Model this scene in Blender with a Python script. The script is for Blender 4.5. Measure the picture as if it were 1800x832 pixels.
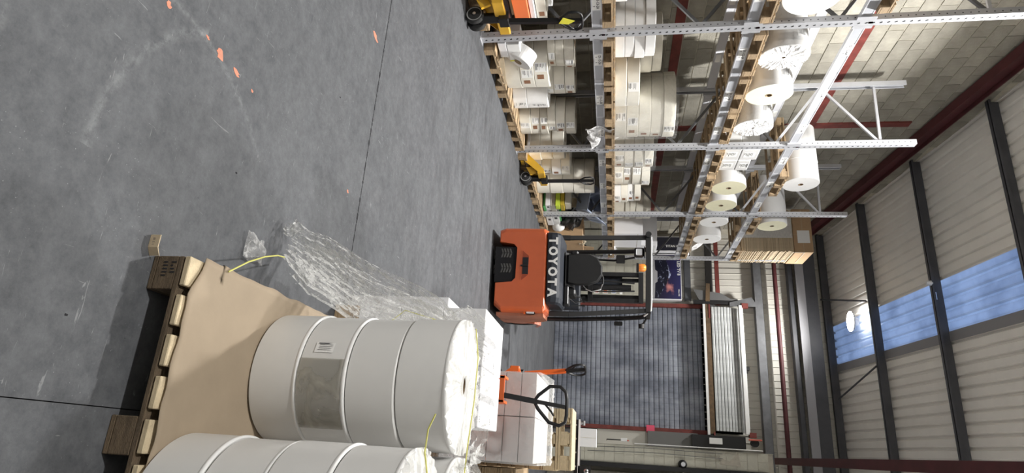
import bpy, math, random
from mathutils import Vector, Matrix, noise
random.seed(7)
PI = math.pi
for o in list(bpy.data.objects): bpy.data.objects.remove(o, do_unlink=True)
SC = bpy.context.scene
COL = SC.collection

# ------------------------------------------------------------------ camera (phone held sideways: rolled a quarter turn)
FPX, YAW, PITCH, ROLL, CAMH = 1073.5, .3427, -.1668, .0085, 1.6
cy_, sy_, cp_, sp_ = math.cos(YAW), math.sin(YAW), math.cos(PITCH), math.sin(PITCH)
F = Vector((-sy_*cp_, cy_*cp_, sp_)); r0 = Vector((cy_, sy_, 0)); u0 = r0.cross(F)
c_, s_ = math.cos(ROLL), math.sin(ROLL)
R = c_*r0 + s_*u0; U = -s_*r0 + c_*u0
cam = bpy.data.cameras.new('camera'); camo = bpy.data.objects.new('camera', cam); COL.objects.link(camo)
m = Matrix((U, -R, -F)).transposed().to_4x4(); m.translation = Vector((0, 0, CAMH))
camo.matrix_world = m
cam.sensor_fit = 'HORIZONTAL'; cam.sensor_width = 36; cam.lens = FPX/1800*36; cam.clip_start = .05; cam.clip_end = 100
SC.camera = camo

# ------------------------------------------------------------------ daylight outside, exposure
w = bpy.data.worlds.new('dusk_sky'); SC.world = w; w.use_nodes = True
w.node_tree.nodes['Background'].inputs[0].default_value = (.42, .60, 1.0, 1)
w.node_tree.nodes['Background'].inputs[1].default_value = 1.0
vs = SC.view_settings; vs.view_transform = 'Standard'; vs.look = 'None'; vs.gamma = 1; vs.use_curve_mapping = False
vs.exposure = -0.32
LAMP_POWER = [(-3.3, -.6, 8.35, 470), (-3.3, 7.2, 7.55, 700), (-3.3, 14.85, 6.95, 190), (4.2, 6.8, 7.5, 470)]

# ------------------------------------------------------------------ materials
MATS = {}
def nodes(m):
    m.use_nodes = True; nt = m.node_tree; return nt, nt.nodes['Principled BSDF']
def mat(name, col, rough=.6, metal=0, var=0, scale=6, stretch=(1,1,1), bump=0, bscale=40, rnd=0, spec=.5, coat=0, dark=None, coords='Object', emis=0, detail=6, pos=(.35,.7)):
    if name in MATS: return MATS[name]
    m = bpy.data.materials.new(name); nt, b = nodes(m); N = nt.nodes; L = nt.links
    b.inputs['Roughness'].default_value = rough; b.inputs['Metallic'].default_value = metal
    b.inputs['Specular IOR Level'].default_value = spec; b.inputs['Coat Weight'].default_value = coat
    b.inputs['Base Color'].default_value = (*col, 1)
    out = None
    if var or dark or bump:
        tc = N.new('ShaderNodeTexCoord'); mp = N.new('ShaderNodeMapping'); mp.inputs['Scale'].default_value = stretch
        if coords == 'World':
            gw = N.new('ShaderNodeNewGeometry'); L.new(gw.outputs['Position'], mp.inputs['Vector'])
        else: L.new(tc.outputs[coords], mp.inputs['Vector'])
    if var or dark:
        n = N.new('ShaderNodeTexNoise'); n.inputs['Scale'].default_value = scale; n.inputs['Detail'].default_value = detail; n.inputs['Roughness'].default_value = .62
        L.new(mp.outputs[0], n.inputs['Vector'])
        cr = N.new('ShaderNodeValToRGB'); cr.color_ramp.elements[0].position = pos[0]; cr.color_ramp.elements[1].position = pos[1]
        d = dark or tuple(c*(1-var) for c in col)
        cr.color_ramp.elements[0].color = (*d, 1); cr.color_ramp.elements[1].color = (*col, 1)
        L.new(n.outputs['Fac'], cr.inputs[0]); out = cr.outputs[0]
    if rnd:
        oi = N.new('ShaderNodeObjectInfo'); ge = N.new('ShaderNodeNewGeometry'); ad = N.new('ShaderNodeMath'); ad.operation = 'ADD'
        L.new(oi.outputs['Random'], ad.inputs[0]); L.new(ge.outputs['Random Per Island'], ad.inputs[1])
        fr = N.new('ShaderNodeMath'); fr.operation = 'FRACT'; L.new(ad.outputs[0], fr.inputs[0])
        mr = N.new('ShaderNodeMapRange'); mr.inputs['To Min'].default_value = 1-rnd; mr.inputs['To Max'].default_value = 1+rnd*.6
        L.new(fr.outputs[0], mr.inputs['Value'])
        mx = N.new('ShaderNodeVectorMath'); mx.operation = 'SCALE'
        if out: L.new(out, mx.inputs[0])
        else: mx.inputs[0].default_value = col
        L.new(mr.outputs[0], mx.inputs['Scale']); out = mx.outputs[0]
    if out: L.new(out, b.inputs['Base Color'])
    if bump:
        n2 = N.new('ShaderNodeTexNoise'); n2.inputs['Scale'].default_value = bscale; n2.inputs['Detail'].default_value = 5
        L.new(mp.outputs[0], n2.inputs['Vector'])
        bp = N.new('ShaderNodeBump'); bp.inputs['Strength'].default_value = bump; bp.inputs['Distance'].default_value = .01
        L.new(n2.outputs['Fac'], bp.inputs['Height']); L.new(bp.outputs[0], b.inputs['Normal'])
    if emis:
        b.inputs['Emission Color'].default_value = (*col, 1); b.inputs['Emission Strength'].default_value = emis
    MATS[name] = m; return m

block_m = mat('concrete_block', (.37,.35,.295), .95, var=.32, scale=3, rnd=.16, bump=.6, bscale=60, coords='Object')
block_light = mat('pale_block', (.60,.585,.49), .95, var=.2, scale=3, rnd=.08, bump=.4, bscale=60)
mortar_m = mat('mortar', (.56,.52,.43), .95, var=.25, scale=8)
clad_m = mat('cladding_steel', (.62,.60,.54), .5, var=.08, scale=1.5)
roof_m = mat('roof_steel', (.90,.875,.82), .55, var=.1, scale=1.2)
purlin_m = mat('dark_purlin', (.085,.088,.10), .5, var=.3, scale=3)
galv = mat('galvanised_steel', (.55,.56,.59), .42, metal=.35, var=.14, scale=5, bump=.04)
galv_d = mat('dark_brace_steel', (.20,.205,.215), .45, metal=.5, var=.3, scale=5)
beam_m = mat('beam_steel', (.63,.64,.68), .4, metal=.1, var=.06, scale=3)
beam_g = mat('beam_plate', (.46,.475,.51), .45, metal=.15, var=.06, scale=3)
slot_m = mat('slot_dark', (.015,.015,.018), .9)
red_m = mat('oxide_red_steel', (.22,.045,.035), .6, var=.45, scale=5)
red_d = mat('oxide_red_dark', (.10,.022,.025), .6, var=.35, scale=4)
red_clip = mat('red_clip', (.35,.01,.03), .4)
wood_m = mat('pallet_wood', (.50,.36,.215), .85, var=.38, scale=5, stretch=(3,3,14), rnd=.22, bump=.4, bscale=30)
wood_old = mat('old_pallet_wood', (.20,.145,.09), .9, var=.5, scale=5, stretch=(2,6,10), rnd=.2, bump=.8, bscale=45)
wood_pale = mat('sawn_pale_wood', (.68,.56,.37), .85, var=.25, scale=7, stretch=(3,3,8), rnd=.08, bump=.3)
kraft = mat('kraft_card', (.365,.29,.205), .8, var=.12, scale=4, bump=.15, bscale=10)
card_m = mat('brown_cardboard', (.50,.33,.185), .85, var=.14, scale=5, rnd=.08)
card_pale = mat('pale_cardboard', (.62,.50,.34), .85, var=.2, scale=7, rnd=.14)
paper_w = mat('white_paper', (.66,.66,.655), .7, var=.05, scale=3, rnd=.04)
paper_roll = mat('reel_paper', (.72,.715,.70), .55, var=.05, scale=2, rnd=.02, coat=.25)
cream = mat('cream_wrap', (.80,.77,.68), .6, var=.10, scale=6, rnd=.10, bump=.25, bscale=14, coat=.15)
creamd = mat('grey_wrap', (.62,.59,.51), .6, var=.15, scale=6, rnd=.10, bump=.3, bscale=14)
yellow_end = mat('cream_paper_end', (.80,.77,.55), .75, var=.05, scale=12)
white_end = mat('white_paper_end', (.84,.84,.83), .75, var=.04, scale=12)
cart_w = mat('white_carton', (.80,.80,.82), .6, var=.04, scale=3)
cart_g = mat('grey_carton', (.80,.785,.78), .55, var=.08, scale=3, coat=.2, rnd=.04)
ink = mat('printing_ink', (.06,.06,.07), .7)
tagbrown = mat('brown_tag', (.30,.15,.085), .6, var=.2, scale=30)
core_m = mat('brown_core_board', (.24,.17,.10), .8)
black = mat('black_plastic', (.007,.007,.008), .55, var=.2, scale=10)
blackm = mat('black_painted_steel', (.009,.009,.010), .42)
capm = mat('charcoal_hood', (.016,.019,.026), .6, spec=.3)
rubber = mat('tyre_rubber', (.022,.022,.022), .85, bump=.3, bscale=60)
rubberg = mat('worn_tread', (.15,.15,.147), .9, var=.3, scale=20)
orange = mat('orange_paint', (.62,.125,.04), .35, var=.10, scale=3, coat=.5)
oranged = mat('dusty_orange_paint', (.42,.16,.095), .6, var=.3, scale=6)
orange2 = mat('pallet_truck_orange', (.72,.13,.02), .4)
amber = mat('amber_lens', (.85,.25,.03), .15, coat=1)
yellow = mat('yellow_paint', (.80,.46,.04), .4, coat=.4, var=.12, scale=6)
chrome = mat('bright_steel', (.75,.75,.77), .2, metal=1)
wheelgrey = mat('wheel_grey', (.35,.35,.35), .5, var=.3, scale=9)
white_m = mat('white_lettering', (.85,.85,.83), .5)
lamp_glass = mat('lamp_glass', (.75,.77,.8), .1, coat=1)
shut_m = mat('shutter_dark_steel', (.34,.365,.42), .45, metal=.15, dark=(.14,.155,.195), scale=1.1, stretch=(1.6,1,1.0), bump=.03, rnd=.10, coords='World', detail=9, pos=(.38,.62))
shut_l = mat('shutter_pale_steel', (.62,.64,.63), .4, metal=.2, var=.25, scale=8, rnd=.06)
rust = mat('rusty_angle', (.16,.10,.05), .8, var=.5, scale=9)
whitesteel = mat('white_steel', (.78,.78,.76), .4)
crate_m = mat('grey_blue_plastic', (.36,.41,.52), .45)
yelstr = mat('yellow_strap', (.62,.60,.16), .45)
lime = mat('lime_card', (.55,.68,.06), .5)
green = mat('green_card', (.10,.42,.14), .5)
pink = mat('pink_tape', (.80,.09,.17), .5)
blkcard = mat('dark_printed_card', (.022,.022,.035), .35)
redcard = mat('dark_red_card', (.28,.02,.03), .5)
orangecard = mat('orange_card', (.80,.20,.07), .6)
rag = mat('beige_cloth', (.55,.48,.36), .9, var=.3, scale=20)
blu = mat('label_blue', (.30,.36,.62), .5); redl = mat('label_red', (.55,.12,.08), .5)
yel2 = mat('yellow_sticker', (.80,.76,.08), .4)

def floor_material():
    m = bpy.data.materials.new('sealed_concrete'); nt, b = nodes(m); N = nt.nodes; L = nt.links
    tc = N.new('ShaderNodeTexCoord')
    def nz(scale, st=(1,1,1), det=8, rough=.6, dist=0):
        mp = N.new('ShaderNodeMapping'); mp.inputs['Scale'].default_value = st; L.new(tc.outputs['Object'], mp.inputs[0])
        n = N.new('ShaderNodeTexNoise'); n.inputs['Scale'].default_value = scale; n.inputs['Detail'].default_value = det; n.inputs['Roughness'].default_value = rough; n.inputs['Distortion'].default_value = dist
        L.new(mp.outputs[0], n.inputs[0]); return n.outputs['Fac']
    def ramp(f, p0, p1, c0, c1):
        r = N.new('ShaderNodeValToRGB'); r.color_ramp.elements[0].position = p0; r.color_ramp.elements[1].position = p1
        r.color_ramp.elements[0].color = (*c0,1); r.color_ramp.elements[1].color = (*c1,1); L.new(f, r.inputs[0]); return r.outputs[0]
    def mix(fac, a, c, mode='MIX'):
        x = N.new('ShaderNodeMix'); x.data_type = 'RGBA'; x.blend_type = mode
        if isinstance(fac, float): x.inputs[0].default_value = fac
        else: L.new(fac, x.inputs[0])
        L.new(a, x.inputs[6])
        if isinstance(c, tuple): x.inputs[7].default_value = (*c,1)
        else: L.new(c, x.inputs[7])
        return x.outputs[2]
    def math_(op, a, v):
        q = N.new('ShaderNodeMath'); q.operation = op; L.new(a, q.inputs[0])
        if isinstance(v, (int, float)): q.inputs[1].default_value = v
        else: L.new(v, q.inputs[1])
        return q.outputs[0]
    base = ramp(nz(1.3, det=10), .3, .7, (.050,.053,.059), (.122,.126,.135))
    base = mix(.55, base, ramp(nz(12, det=10, rough=.8), .32, .70, (.040,.043,.048), (.165,.170,.180)))
    streak = ramp(nz(1.2, (1,5,1), det=6), .50, .66, (0,0,0), (1,1,1))     # wheel-worn lanes along the aisle crossing
    sx = N.new('ShaderNodeSeparateXYZ'); L.new(tc.outputs['Object'], sx.inputs[0])
    far = N.new('ShaderNodeMapRange'); far.inputs['From Min'].default_value = 3.6; far.inputs['From Max'].default_value = 6.2; L.new(sx.outputs['Y'], far.inputs[0])
    smudge = math_('MULTIPLY', streak, far.outputs[0])
    base = mix(math_('MULTIPLY', smudge, .55), base, (.045,.045,.048))
    # pale flecks
    v = N.new('ShaderNodeTexVoronoi'); v.inputs['Scale'].default_value = 55; L.new(tc.outputs['Object'], v.inputs[0])
    fl = ramp(v.outputs['Distance'], .06, .12, (1,1,1), (0,0,0)); flm = math_('MULTIPLY', fl, ramp(nz(2.2), .5, .68, (0,0,0), (1,1,1)))
    base = mix(math_('MULTIPLY', flm, .8), base, (.42,.43,.44))
    scr = ramp(nz(7, (1,7,1), det=3, dist=1.5), .69, .73, (0,0,0), (1,1,1)); base = mix(math_('MULTIPLY', scr, .5), base, (.30,.305,.31))
    scr2 = ramp(nz(6, (8,1,1), det=3, dist=2), .70, .74, (0,0,0), (1,1,1)); base = mix(math_('MULTIPLY', scr2, .5), base, (.30,.305,.31))
    # turning tyre scuffs: arcs of circles rubbed into the seal
    def arc(cx, cy, r, wdt, k, half=None):
        vd = N.new('ShaderNodeVectorMath'); vd.operation = 'DISTANCE'; L.new(tc.outputs['Object'], vd.inputs[0]); vd.inputs[1].default_value = (cx, cy, 0)
        d = math_('ABSOLUTE', math_('SUBTRACT', vd.outputs['Value'], r), 0)
        f = N.new('ShaderNodeMapRange'); f.inputs['From Min'].default_value = 0; f.inputs['From Max'].default_value = wdt; f.inputs['To Min'].default_value = 1; f.inputs['To Max'].default_value = 0; L.new(d, f.inputs[0])
        a = math_('MULTIPLY', f.outputs[0], ramp(nz(22, det=8, rough=.75), .42, .58, (0,0,0), (1,1,1)))
        for (ax, sgn, lim) in (half or ()):
            a = math_('MULTIPLY', a, math_('GREATER_THAN' if sgn > 0 else 'LESS_THAN', sx.outputs[ax], lim))
        return math_('MULTIPLY', a, k)
    for A in ((-.83,2.22,.78,.032,.24,(('Y',-1,1.80),('X',-1,-.80))), (-.62,1.62,.86,.022,.22,(('X',-1,-1.2),)), (-.9,.2,.9,.02,.18,(('Y',1,.6),))):
        base = mix(arc(*A), base, (.36,.37,.375))
    mk = ramp(nz(30, (1,3,1), det=2, dist=1), .74, .78, (0,0,0), (1,1,1)); base = mix(math_('MULTIPLY', mk, .5), base, (.025,.025,.028))
    # damp darker marks
    blot = ramp(nz(1.7, det=3), .56, .62, (0,0,0), (1,1,1))
    base = mix(math_('MULTIPLY', blot, .16), base, (.045,.047,.052))
    L.new(base, b.inputs['Base Color'])
    rr = ramp(nz(3, det=8), .3, .7, (.62,.62,.62), (.82,.82,.82)); L.new(rr, b.inputs['Roughness']); b.inputs['Specular IOR Level'].default_value = .3
    bp = N.new('ShaderNodeBump'); bp.inputs['Strength'].default_value = .12; bp.inputs['Distance'].default_value = .01; L.new(nz(40, det=6), bp.inputs['Height']); L.new(bp.outputs[0], b.inputs['Normal'])
    return m
floor_m = floor_material()

def film_material(name, alpha=.25, tint=(.9,.9,.88), rough=.12, scale=30, amp=.8):
    m = bpy.data.materials.new(name); m.use_nodes = True; nt = m.node_tree; N = nt.nodes; L = nt.links
    for n in list(N): N.remove(n)
    out = N.new('ShaderNodeOutputMaterial'); tr = N.new('ShaderNodeBsdfTransparent'); tr.inputs[0].default_value = (.97,.97,.97,1)
    pb = N.new('ShaderNodeBsdfPrincipled'); pb.inputs['Base Color'].default_value = (*tint,1); pb.inputs['Roughness'].default_value = rough; pb.inputs['Specular IOR Level'].default_value = 1
    tc = N.new('ShaderNodeTexCoord'); nz = N.new('ShaderNodeTexNoise'); nz.inputs['Scale'].default_value = scale; nz.inputs['Detail'].default_value = 4; nz.inputs['Distortion'].default_value = 1.2
    L.new(tc.outputs['Object'], nz.inputs[0])
    bp = N.new('ShaderNodeBump'); bp.inputs['Strength'].default_value = amp; bp.inputs['Distance'].default_value = .02; L.new(nz.outputs[0], bp.inputs['Height']); L.new(bp.outputs[0], pb.inputs['Normal'])
    mr = N.new('ShaderNodeMapRange'); mr.inputs['From Min'].default_value = .48; mr.inputs['From Max'].default_value = .72; mr.inputs['To Min'].default_value = alpha; mr.inputs['To Max'].default_value = min(1, alpha*2.6)
    L.new(nz.outputs[0], mr.inputs[0])
    fr = N.new('ShaderNodeLayerWeight'); fr.inputs['Blend'].default_value = .3
    ad = N.new('ShaderNodeMath'); ad.operation = 'MULTIPLY_ADD'; ad.use_clamp = True; L.new(fr.outputs['Fresnel'], ad.inputs[0]); ad.inputs[1].default_value = .38; L.new(mr.outputs[0], ad.inputs[2])
    mx = N.new('ShaderNodeMixShader'); L.new(ad.outputs[0], mx.inputs[0]); L.new(tr.outputs[0], mx.inputs[1]); L.new(pb.outputs[0], mx.inputs[2]); L.new(mx.outputs[0], out.inputs[0])
    MATS[name] = m; return m
film = film_material('stretch_film', .15, tint=(1,1,.98), rough=.16, scale=34, amp=1.0)
film_l = film_material('light_stretch_film', .07, scale=12, amp=.5)
film_d = film_material('dense_stretch_film', .5, tint=(1,1,1), scale=22)
film_t = film_material('top_film', .30, tint=(.88,.88,.86), scale=9, amp=.4)
film_b = film_material('tinted_film', .42, tint=(.42,.40,.345), scale=7, amp=.15)

sky_m = bpy.data.materials.new('rooflight_sheet'); nt, b = nodes(sky_m)
tl = nt.nodes.new('ShaderNodeBsdfTranslucent'); dfz = nt.nodes.new('ShaderNodeMixShader'); dfz.inputs[0].default_value = .82
tcs = nt.nodes.new('ShaderNodeTexCoord'); nzs = nt.nodes.new('ShaderNodeTexNoise'); nzs.inputs['Scale'].default_value = 1.6; nzs.inputs['Detail'].default_value = 5; nt.links.new(tcs.outputs['Object'], nzs.inputs[0])
crs = nt.nodes.new('ShaderNodeValToRGB'); crs.color_ramp.elements[0].position = .38; crs.color_ramp.elements[1].position = .62; crs.color_ramp.elements[0].color = (.55,.6,.68,1); crs.color_ramp.elements[1].color = (.88,.93,1,1)
nt.links.new(nzs.outputs[0], crs.inputs[0]); nt.links.new(crs.outputs[0], tl.inputs[0])
b.inputs['Base Color'].default_value = (.5,.53,.6,1); b.inputs['Roughness'].default_value = .4
nt.links.new(b.outputs[0], dfz.inputs[1]); nt.links.new(tl.outputs[0], dfz.inputs[2]); nt.links.new(dfz.outputs[0], nt.nodes['Material Output'].inputs[0])

def tv_material():      # printed picture on the carton: night sky, snowy peak, sunset cloud
    m = bpy.data.materials.new('printed_mountain'); nt, b = nodes(m); N = nt.nodes; L = nt.links
    tc = N.new('ShaderNodeTexCoord'); s = N.new('ShaderNodeSeparateXYZ'); L.new(tc.outputs['Generated'], s.inputs[0])
    def mth(op, a, c):
        q = N.new('ShaderNodeMath'); q.operation = op
        for i, x in enumerate((a, c)):
            if isinstance(x, (int, float)): q.inputs[i].default_value = x
            else: L.new(x, q.inputs[i])
        return q.outputs[0]
    nz = N.new('ShaderNodeTexNoise'); nz.inputs['Scale'].default_value = 5; nz.inputs['Detail'].default_value = 8; L.new(tc.outputs['Generated'], nz.inputs[0])
    X, Z = s.outputs['X'], s.outputs['Z']
    ridge = mth('ADD', mth('SUBTRACT', .70, mth('MULTIPLY', mth('ABSOLUTE', mth('SUBTRACT', X, .42), 0), .85)), mth('MULTIPLY', mth('SUBTRACT', nz.outputs[0], .5), .35))
    under = mth('LESS_THAN', Z, ridge)
    rp = N.new('ShaderNodeValToRGB'); e = rp.color_ramp.elements; e[0].position = .0; e[0].color = (.004,.004,.008,1); e[1].position = 1; e[1].color = (.03,.03,.12,1)
    a = rp.color_ramp.elements.new(.5); a.color = (.02,.016,.06,1); L.new(Z, rp.inputs[0])
    snow = N.new('ShaderNodeValToRGB'); e = snow.color_ramp.elements; e[0].position = .54; e[0].color = (.008,.009,.022,1); e[1].position = .66; e[1].color = (.50,.55,.78,1)
    nz2 = N.new('ShaderNodeTexNoise'); nz2.inputs['Scale'].default_value = 9; nz2.inputs['Detail'].default_value = 8; nz2.inputs['Distortion'].default_value = 1.5; L.new(tc.outputs['Generated'], nz2.inputs[0])
    L.new(mth('ADD', nz2.outputs[0], mth('MULTIPLY', mth('SUBTRACT', Z, .5), .35)), snow.inputs[0])
    mx = N.new('ShaderNodeMix'); mx.data_type = 'RGBA'; L.new(under, mx.inputs[0]); L.new(rp.outputs[0], mx.inputs[6]); L.new(snow.outputs[0], mx.inputs[7])
    # sunset cloud on the right
    d = N.new('ShaderNodeVectorMath'); d.operation = 'DISTANCE'; sc_ = N.new('ShaderNodeVectorMath'); sc_.operation = 'MULTIPLY_ADD'; sc_.inputs[1].default_value = (1,0,1); sc_.inputs[2].default_value = (0,.5,0); L.new(tc.outputs['Generated'], sc_.inputs[0]); L.new(sc_.outputs[0], d.inputs[0]); d.inputs[1].default_value = (.74,.5,.62)
    cl = mth('SUBTRACT', mth('ADD', .13, mth('MULTIPLY', mth('SUBTRACT', nz.outputs[0], .5), .6)), d.outputs['Value'])
    cr = N.new('ShaderNodeValToRGB'); e = cr.color_ramp.elements; e[0].position = -.0; e[0].color = (0,0,0,1); e[1].position = .15; e[1].color = (1,1,1,1); L.new(cl, cr.inputs[0])
    mx2 = N.new('ShaderNodeMix'); mx2.data_type = 'RGBA'; L.new(cr.outputs[0], mx2.inputs[0]); L.new(mx.outputs[2], mx2.inputs[6]); mx2.inputs[7].default_value = (.62,.25,.24,1)
    L.new(mx2.outputs[2], b.inputs['Base Color']); b.inputs['Roughness'].default_value = .35
    return m
tv_m = tv_material()

# ------------------------------------------------------------------ mesh helpers
class MB:
    def __init__(s): s.v = []; s.f = []; s.sm = []
    def add(s, vs, fs, smooth=False):
        o = len(s.v); s.v += [tuple(v) for v in vs]; s.f += [tuple(i+o for i in f) for f in fs]; s.sm += [smooth]*len(fs); return s
    def box(s, x0, x1, y0, y1, z0, z1, M=None, ch=0):
        if ch:
            pts = []; fs = []
            c = ch
            # chamfered box: 24 verts
            X = (x0, x1); Y = (y0, y1); Z = (z0, z1); idx = {}
            for i in (0,1):
                for j in (0,1):
                    for k in (0,1):
                        for a in range(3):
                            p = [X[i], Y[j], Z[k]]; d = [(c if i == 0 else -c), (c if j == 0 else -c), (c if k == 0 else -c)]
                            for b2 in range(3):
                                if b2 != a: p[b2] += d[b2]
                            idx[i,j,k,a] = len(pts); pts.append(tuple(p))
            def q(*k): fs.append([idx[x] for x in k])
            for a in range(3):
                o = [b2 for b2 in range(3) if b2 != a]
                for side in (0,1):
                    ks = []
                    for (p, r_) in ((0,0),(1,0),(1,1),(0,1)):
                        t = [0,0,0]; t[a] = side; t[o[0]] = p; t[o[1]] = r_; ks.append((*t, a))
                    q(*ks)
            for a in range(3):          # edges along a
                o = [b2 for b2 in range(3) if b2 != a]
                for p in (0,1):
                    for r_ in (0,1):
                        t0 = [0,0,0]; t0[o[0]] = p; t0[o[1]] = r_; t1 = list(t0); t1[a] = 1
                        q((*t0,o[0]), (*t1,o[0]), (*t1,o[1]), (*t0,o[1]))
            for i in (0,1):
                for j in (0,1):
                    for k in (0,1): q((i,j,k,0),(i,j,k,1),(i,j,k,2))
            V = pts
            if M: V = [M @ Vector(p) for p in pts]
            # orient outward
            cc = Vector((0,0,0))
            for p in V: cc += Vector(p)
            cc /= len(V); out = []
            for f in fs:
                P = [Vector(V[i]) for i in f]; n = (P[1]-P[0]).cross(P[2]-P[0]); g = sum(P, Vector())/len(P)
                out.append(f if n.dot(g-cc) > 0 else f[::-1])
            return s.add(V, out)
        V = [Vector((x,y,z)) for z in (z0,z1) for y in (y0,y1) for x in (x0,x1)]
        if M: V = [M @ p for p in V]
        return s.add(V, [(0,2,3,1),(4,5,7,6),(0,1,5,4),(2,6,7,3),(0,4,6,2),(1,3,7,5)])
    def frame(s, a, b):
        a, b = Vector(a), Vector(b); d = (b-a); L = d.length; d.normalize()
        h = Vector((0,0,1)) if abs(d.z) < .95 else Vector((0,1,0))
        x = d.cross(h).normalized(); y = x.cross(d).normalized(); return a, b, d, x, y, L
    def bar(s, a, b, wx, wy):         # rectangular bar; wx horizontal-ish, wy vertical-ish
        a, b, d, x, y, L = s.frame(a, b)
        V = [p + x*i*wx/2 + y*j*wy/2 for p in (a, b) for j in (-1,1) for i in (-1,1)]
        return s.add(V, [(0,1,3,2),(4,6,7,5),(0,4,5,1),(2,3,7,6),(0,2,6,4),(1,5,7,3)])
    def cyl(s, a, b, r, r2=None, n=20, cap=True):
        a, b, d, x, y, L = s.frame(a, b); r2 = r if r2 is None else r2
        A = [a + (x*math.cos(t)+y*math.sin(t))*r for t in [2*PI*i/n for i in range(n)]]
        B = [b + (x*math.cos(t)+y*math.sin(t))*r2 for t in [2*PI*i/n for i in range(n)]]
        s.add(A+B, [(i, i+n, (i+1) % n+n, (i+1) % n) for i in range(n)], True)
        if cap: s.add(A, [tuple(range(n))]); s.add(B, [tuple(range(n))[::-1]])
        return s
    def tube(s, pts, r, n=8, closed=False):
        P = [Vector(p) for p in pts]; rings = []; N_ = len(P); prev = None
        for i, p in enumerate(P):
            t = (P[(i+1) % N_]-P[i-1]) if closed else (P[min(i+1, N_-1)]-P[max(i-1, 0)])
            t.normalize()
            if prev is None:
                h = Vector((0,0,1)) if abs(t.z) < .9 else Vector((1,0,0)); x = t.cross(h).normalized()
            else: x = (prev - t*prev.dot(t)).normalized()
            prev = x; y = t.cross(x)
            rr = r[i] if isinstance(r, (list, tuple)) else r
            rings.append([p + (x*math.cos(2*PI*k/n)+y*math.sin(2*PI*k/n))*rr for k in range(n)])
        V = [v for q in rings for v in q]; fs = []
        for i in range(N_ if closed else N_-1):
            j = (i+1) % N_
            for k in range(n): fs.append((i*n+k, i*n+(k+1) % n, j*n+(k+1) % n, j*n+k))
        s.add(V, fs, True)
        if not closed: s.add(rings[0], [tuple(range(n))[::-1]]); s.add(rings[-1], [tuple(range(n))])
        return s
    def lathe(s, prof, o=(0,0,0), axis='Z', n=40, smooth=True):
        V = []; o = Vector(o)
        for (r, h) in prof:
            for i in range(n):
                t = 2*PI*i/n; a, b2 = r*math.cos(t), r*math.sin(t)
                V.append(o + Vector({'Z': (a,b2,h), 'X': (h,a,b2), 'Y': (b2,h,a)}[axis]))
        fs = [(k*n+i, k*n+(i+1) % n, (k+1)*n+(i+1) % n, (k+1)*n+i) for k in range(len(prof)-1) for i in range(n)]
        return s.add(V, fs, smooth)
    def grid(s, fn, nu, nv, smooth=True):
        V = [fn(i/nu, j/nv) for j in range(nv+1) for i in range(nu+1)]
        return s.add(V, [(j*(nu+1)+i, j*(nu+1)+i+1, (j+1)*(nu+1)+i+1, (j+1)*(nu+1)+i) for j in range(nv) for i in range(nu)], smooth)
    def quad(s, *p): return s.add(p, [tuple(range(len(p)))])
    def prism(s, poly, axis, a, b):   # polygon in the two other coordinates, extruded along axis from a to b
        def P(u, v, h): return {'X': (h,u,v), 'Y': (u,h,v), 'Z': (u,v,h)}[axis]
        n = len(poly); V = [P(u,v,a) for u,v in poly]+[P(u,v,b) for u,v in poly]
        ar = sum(poly[i][0]*poly[(i+1) % n][1]-poly[(i+1) % n][0]*poly[i][1] for i in range(n))
        if axis == 'Y': ar = -ar
        fs = [(i, (i+1) % n, (i+1) % n+n, i+n) for i in range(n)]+[tuple(range(n))[::-1], tuple(range(n, 2*n))]
        if (ar < 0) != (b < a): fs = [f[::-1] for f in fs]
        return s.add(V, fs)
    def mesh(s, name, mt):
        me = bpy.data.meshes.new(name); me.from_pydata(s.v, [], s.f); me.materials.append(mt)
        me.polygons.foreach_set('use_smooth', s.sm); me.update(); return me
    def build(s, name, mt, parent=None, label=None, kind=None, inv=None):
        o = bpy.data.objects.new(name, s.mesh(name, mt)); COL.objects.link(o)
        if parent is not None: o.parent = parent
        if label: o['label'] = label
        if kind: o['kind'] = kind
        return o
def inst(name, me, parent, loc=(0,0,0), rot=None):
    o = bpy.data.objects.new(name, me); COL.objects.link(o); o.parent = parent; o.location = loc
    if rot: o.rotation_euler = rot
    return o
def thing(name, label, cat, loc=(0,0,0), rz=0, group=None):
    o = bpy.data.objects.new(name, None); COL.objects.link(o); o.empty_display_size = .1
    o.location = loc; o.rotation_euler = (0,0,rz); o['label'] = label; o['category'] = cat
    if group: o['group'] = group
    return o
def tag(o, label, cat, group=None):
    o['label'] = label; o['category'] = cat
    if group: o['group'] = group
    return o
def struct(name):
    o = bpy.data.objects.new(name, None); COL.objects.link(o); o['kind'] = 'structure'; return o
def text(name, s, size, mt, parent, M, ext=.001, kind=None, bold=0, sx=1):
    cu = bpy.data.curves.new('t', 'FONT'); cu.body = s; cu.size = size; cu.extrude = ext; cu.align_x = 'CENTER'; cu.align_y = 'CENTER'; cu.offset = bold; cu.resolution_u = 3
    to = bpy.data.objects.new('t', cu); COL.objects.link(to); dg = bpy.context.evaluated_depsgraph_get(); dg.update()
    me = bpy.data.meshes.new_from_object(to.evaluated_get(dg)); bpy.data.objects.remove(to, do_unlink=True)
    me.materials.clear(); me.materials.append(mt)
    me.transform(M @ Matrix.Diagonal((sx,1,1,1)))
    o = bpy.data.objects.new(name, me); COL.objects.link(o)
    if parent is not None: o.parent = parent
    return o
def basis(o, x, y):     # text frame: x = reading direction, y = up
    x, y = Vector(x).normalized(), Vector(y).normalized(); z = x.cross(y); M = Matrix((x, y, z)).transposed().to_4x4(); M.translation = Vector(o); return M
def ordn(i): return ['bottom','second','third','fourth','fifth','sixth','seventh','eighth'][i]

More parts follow.
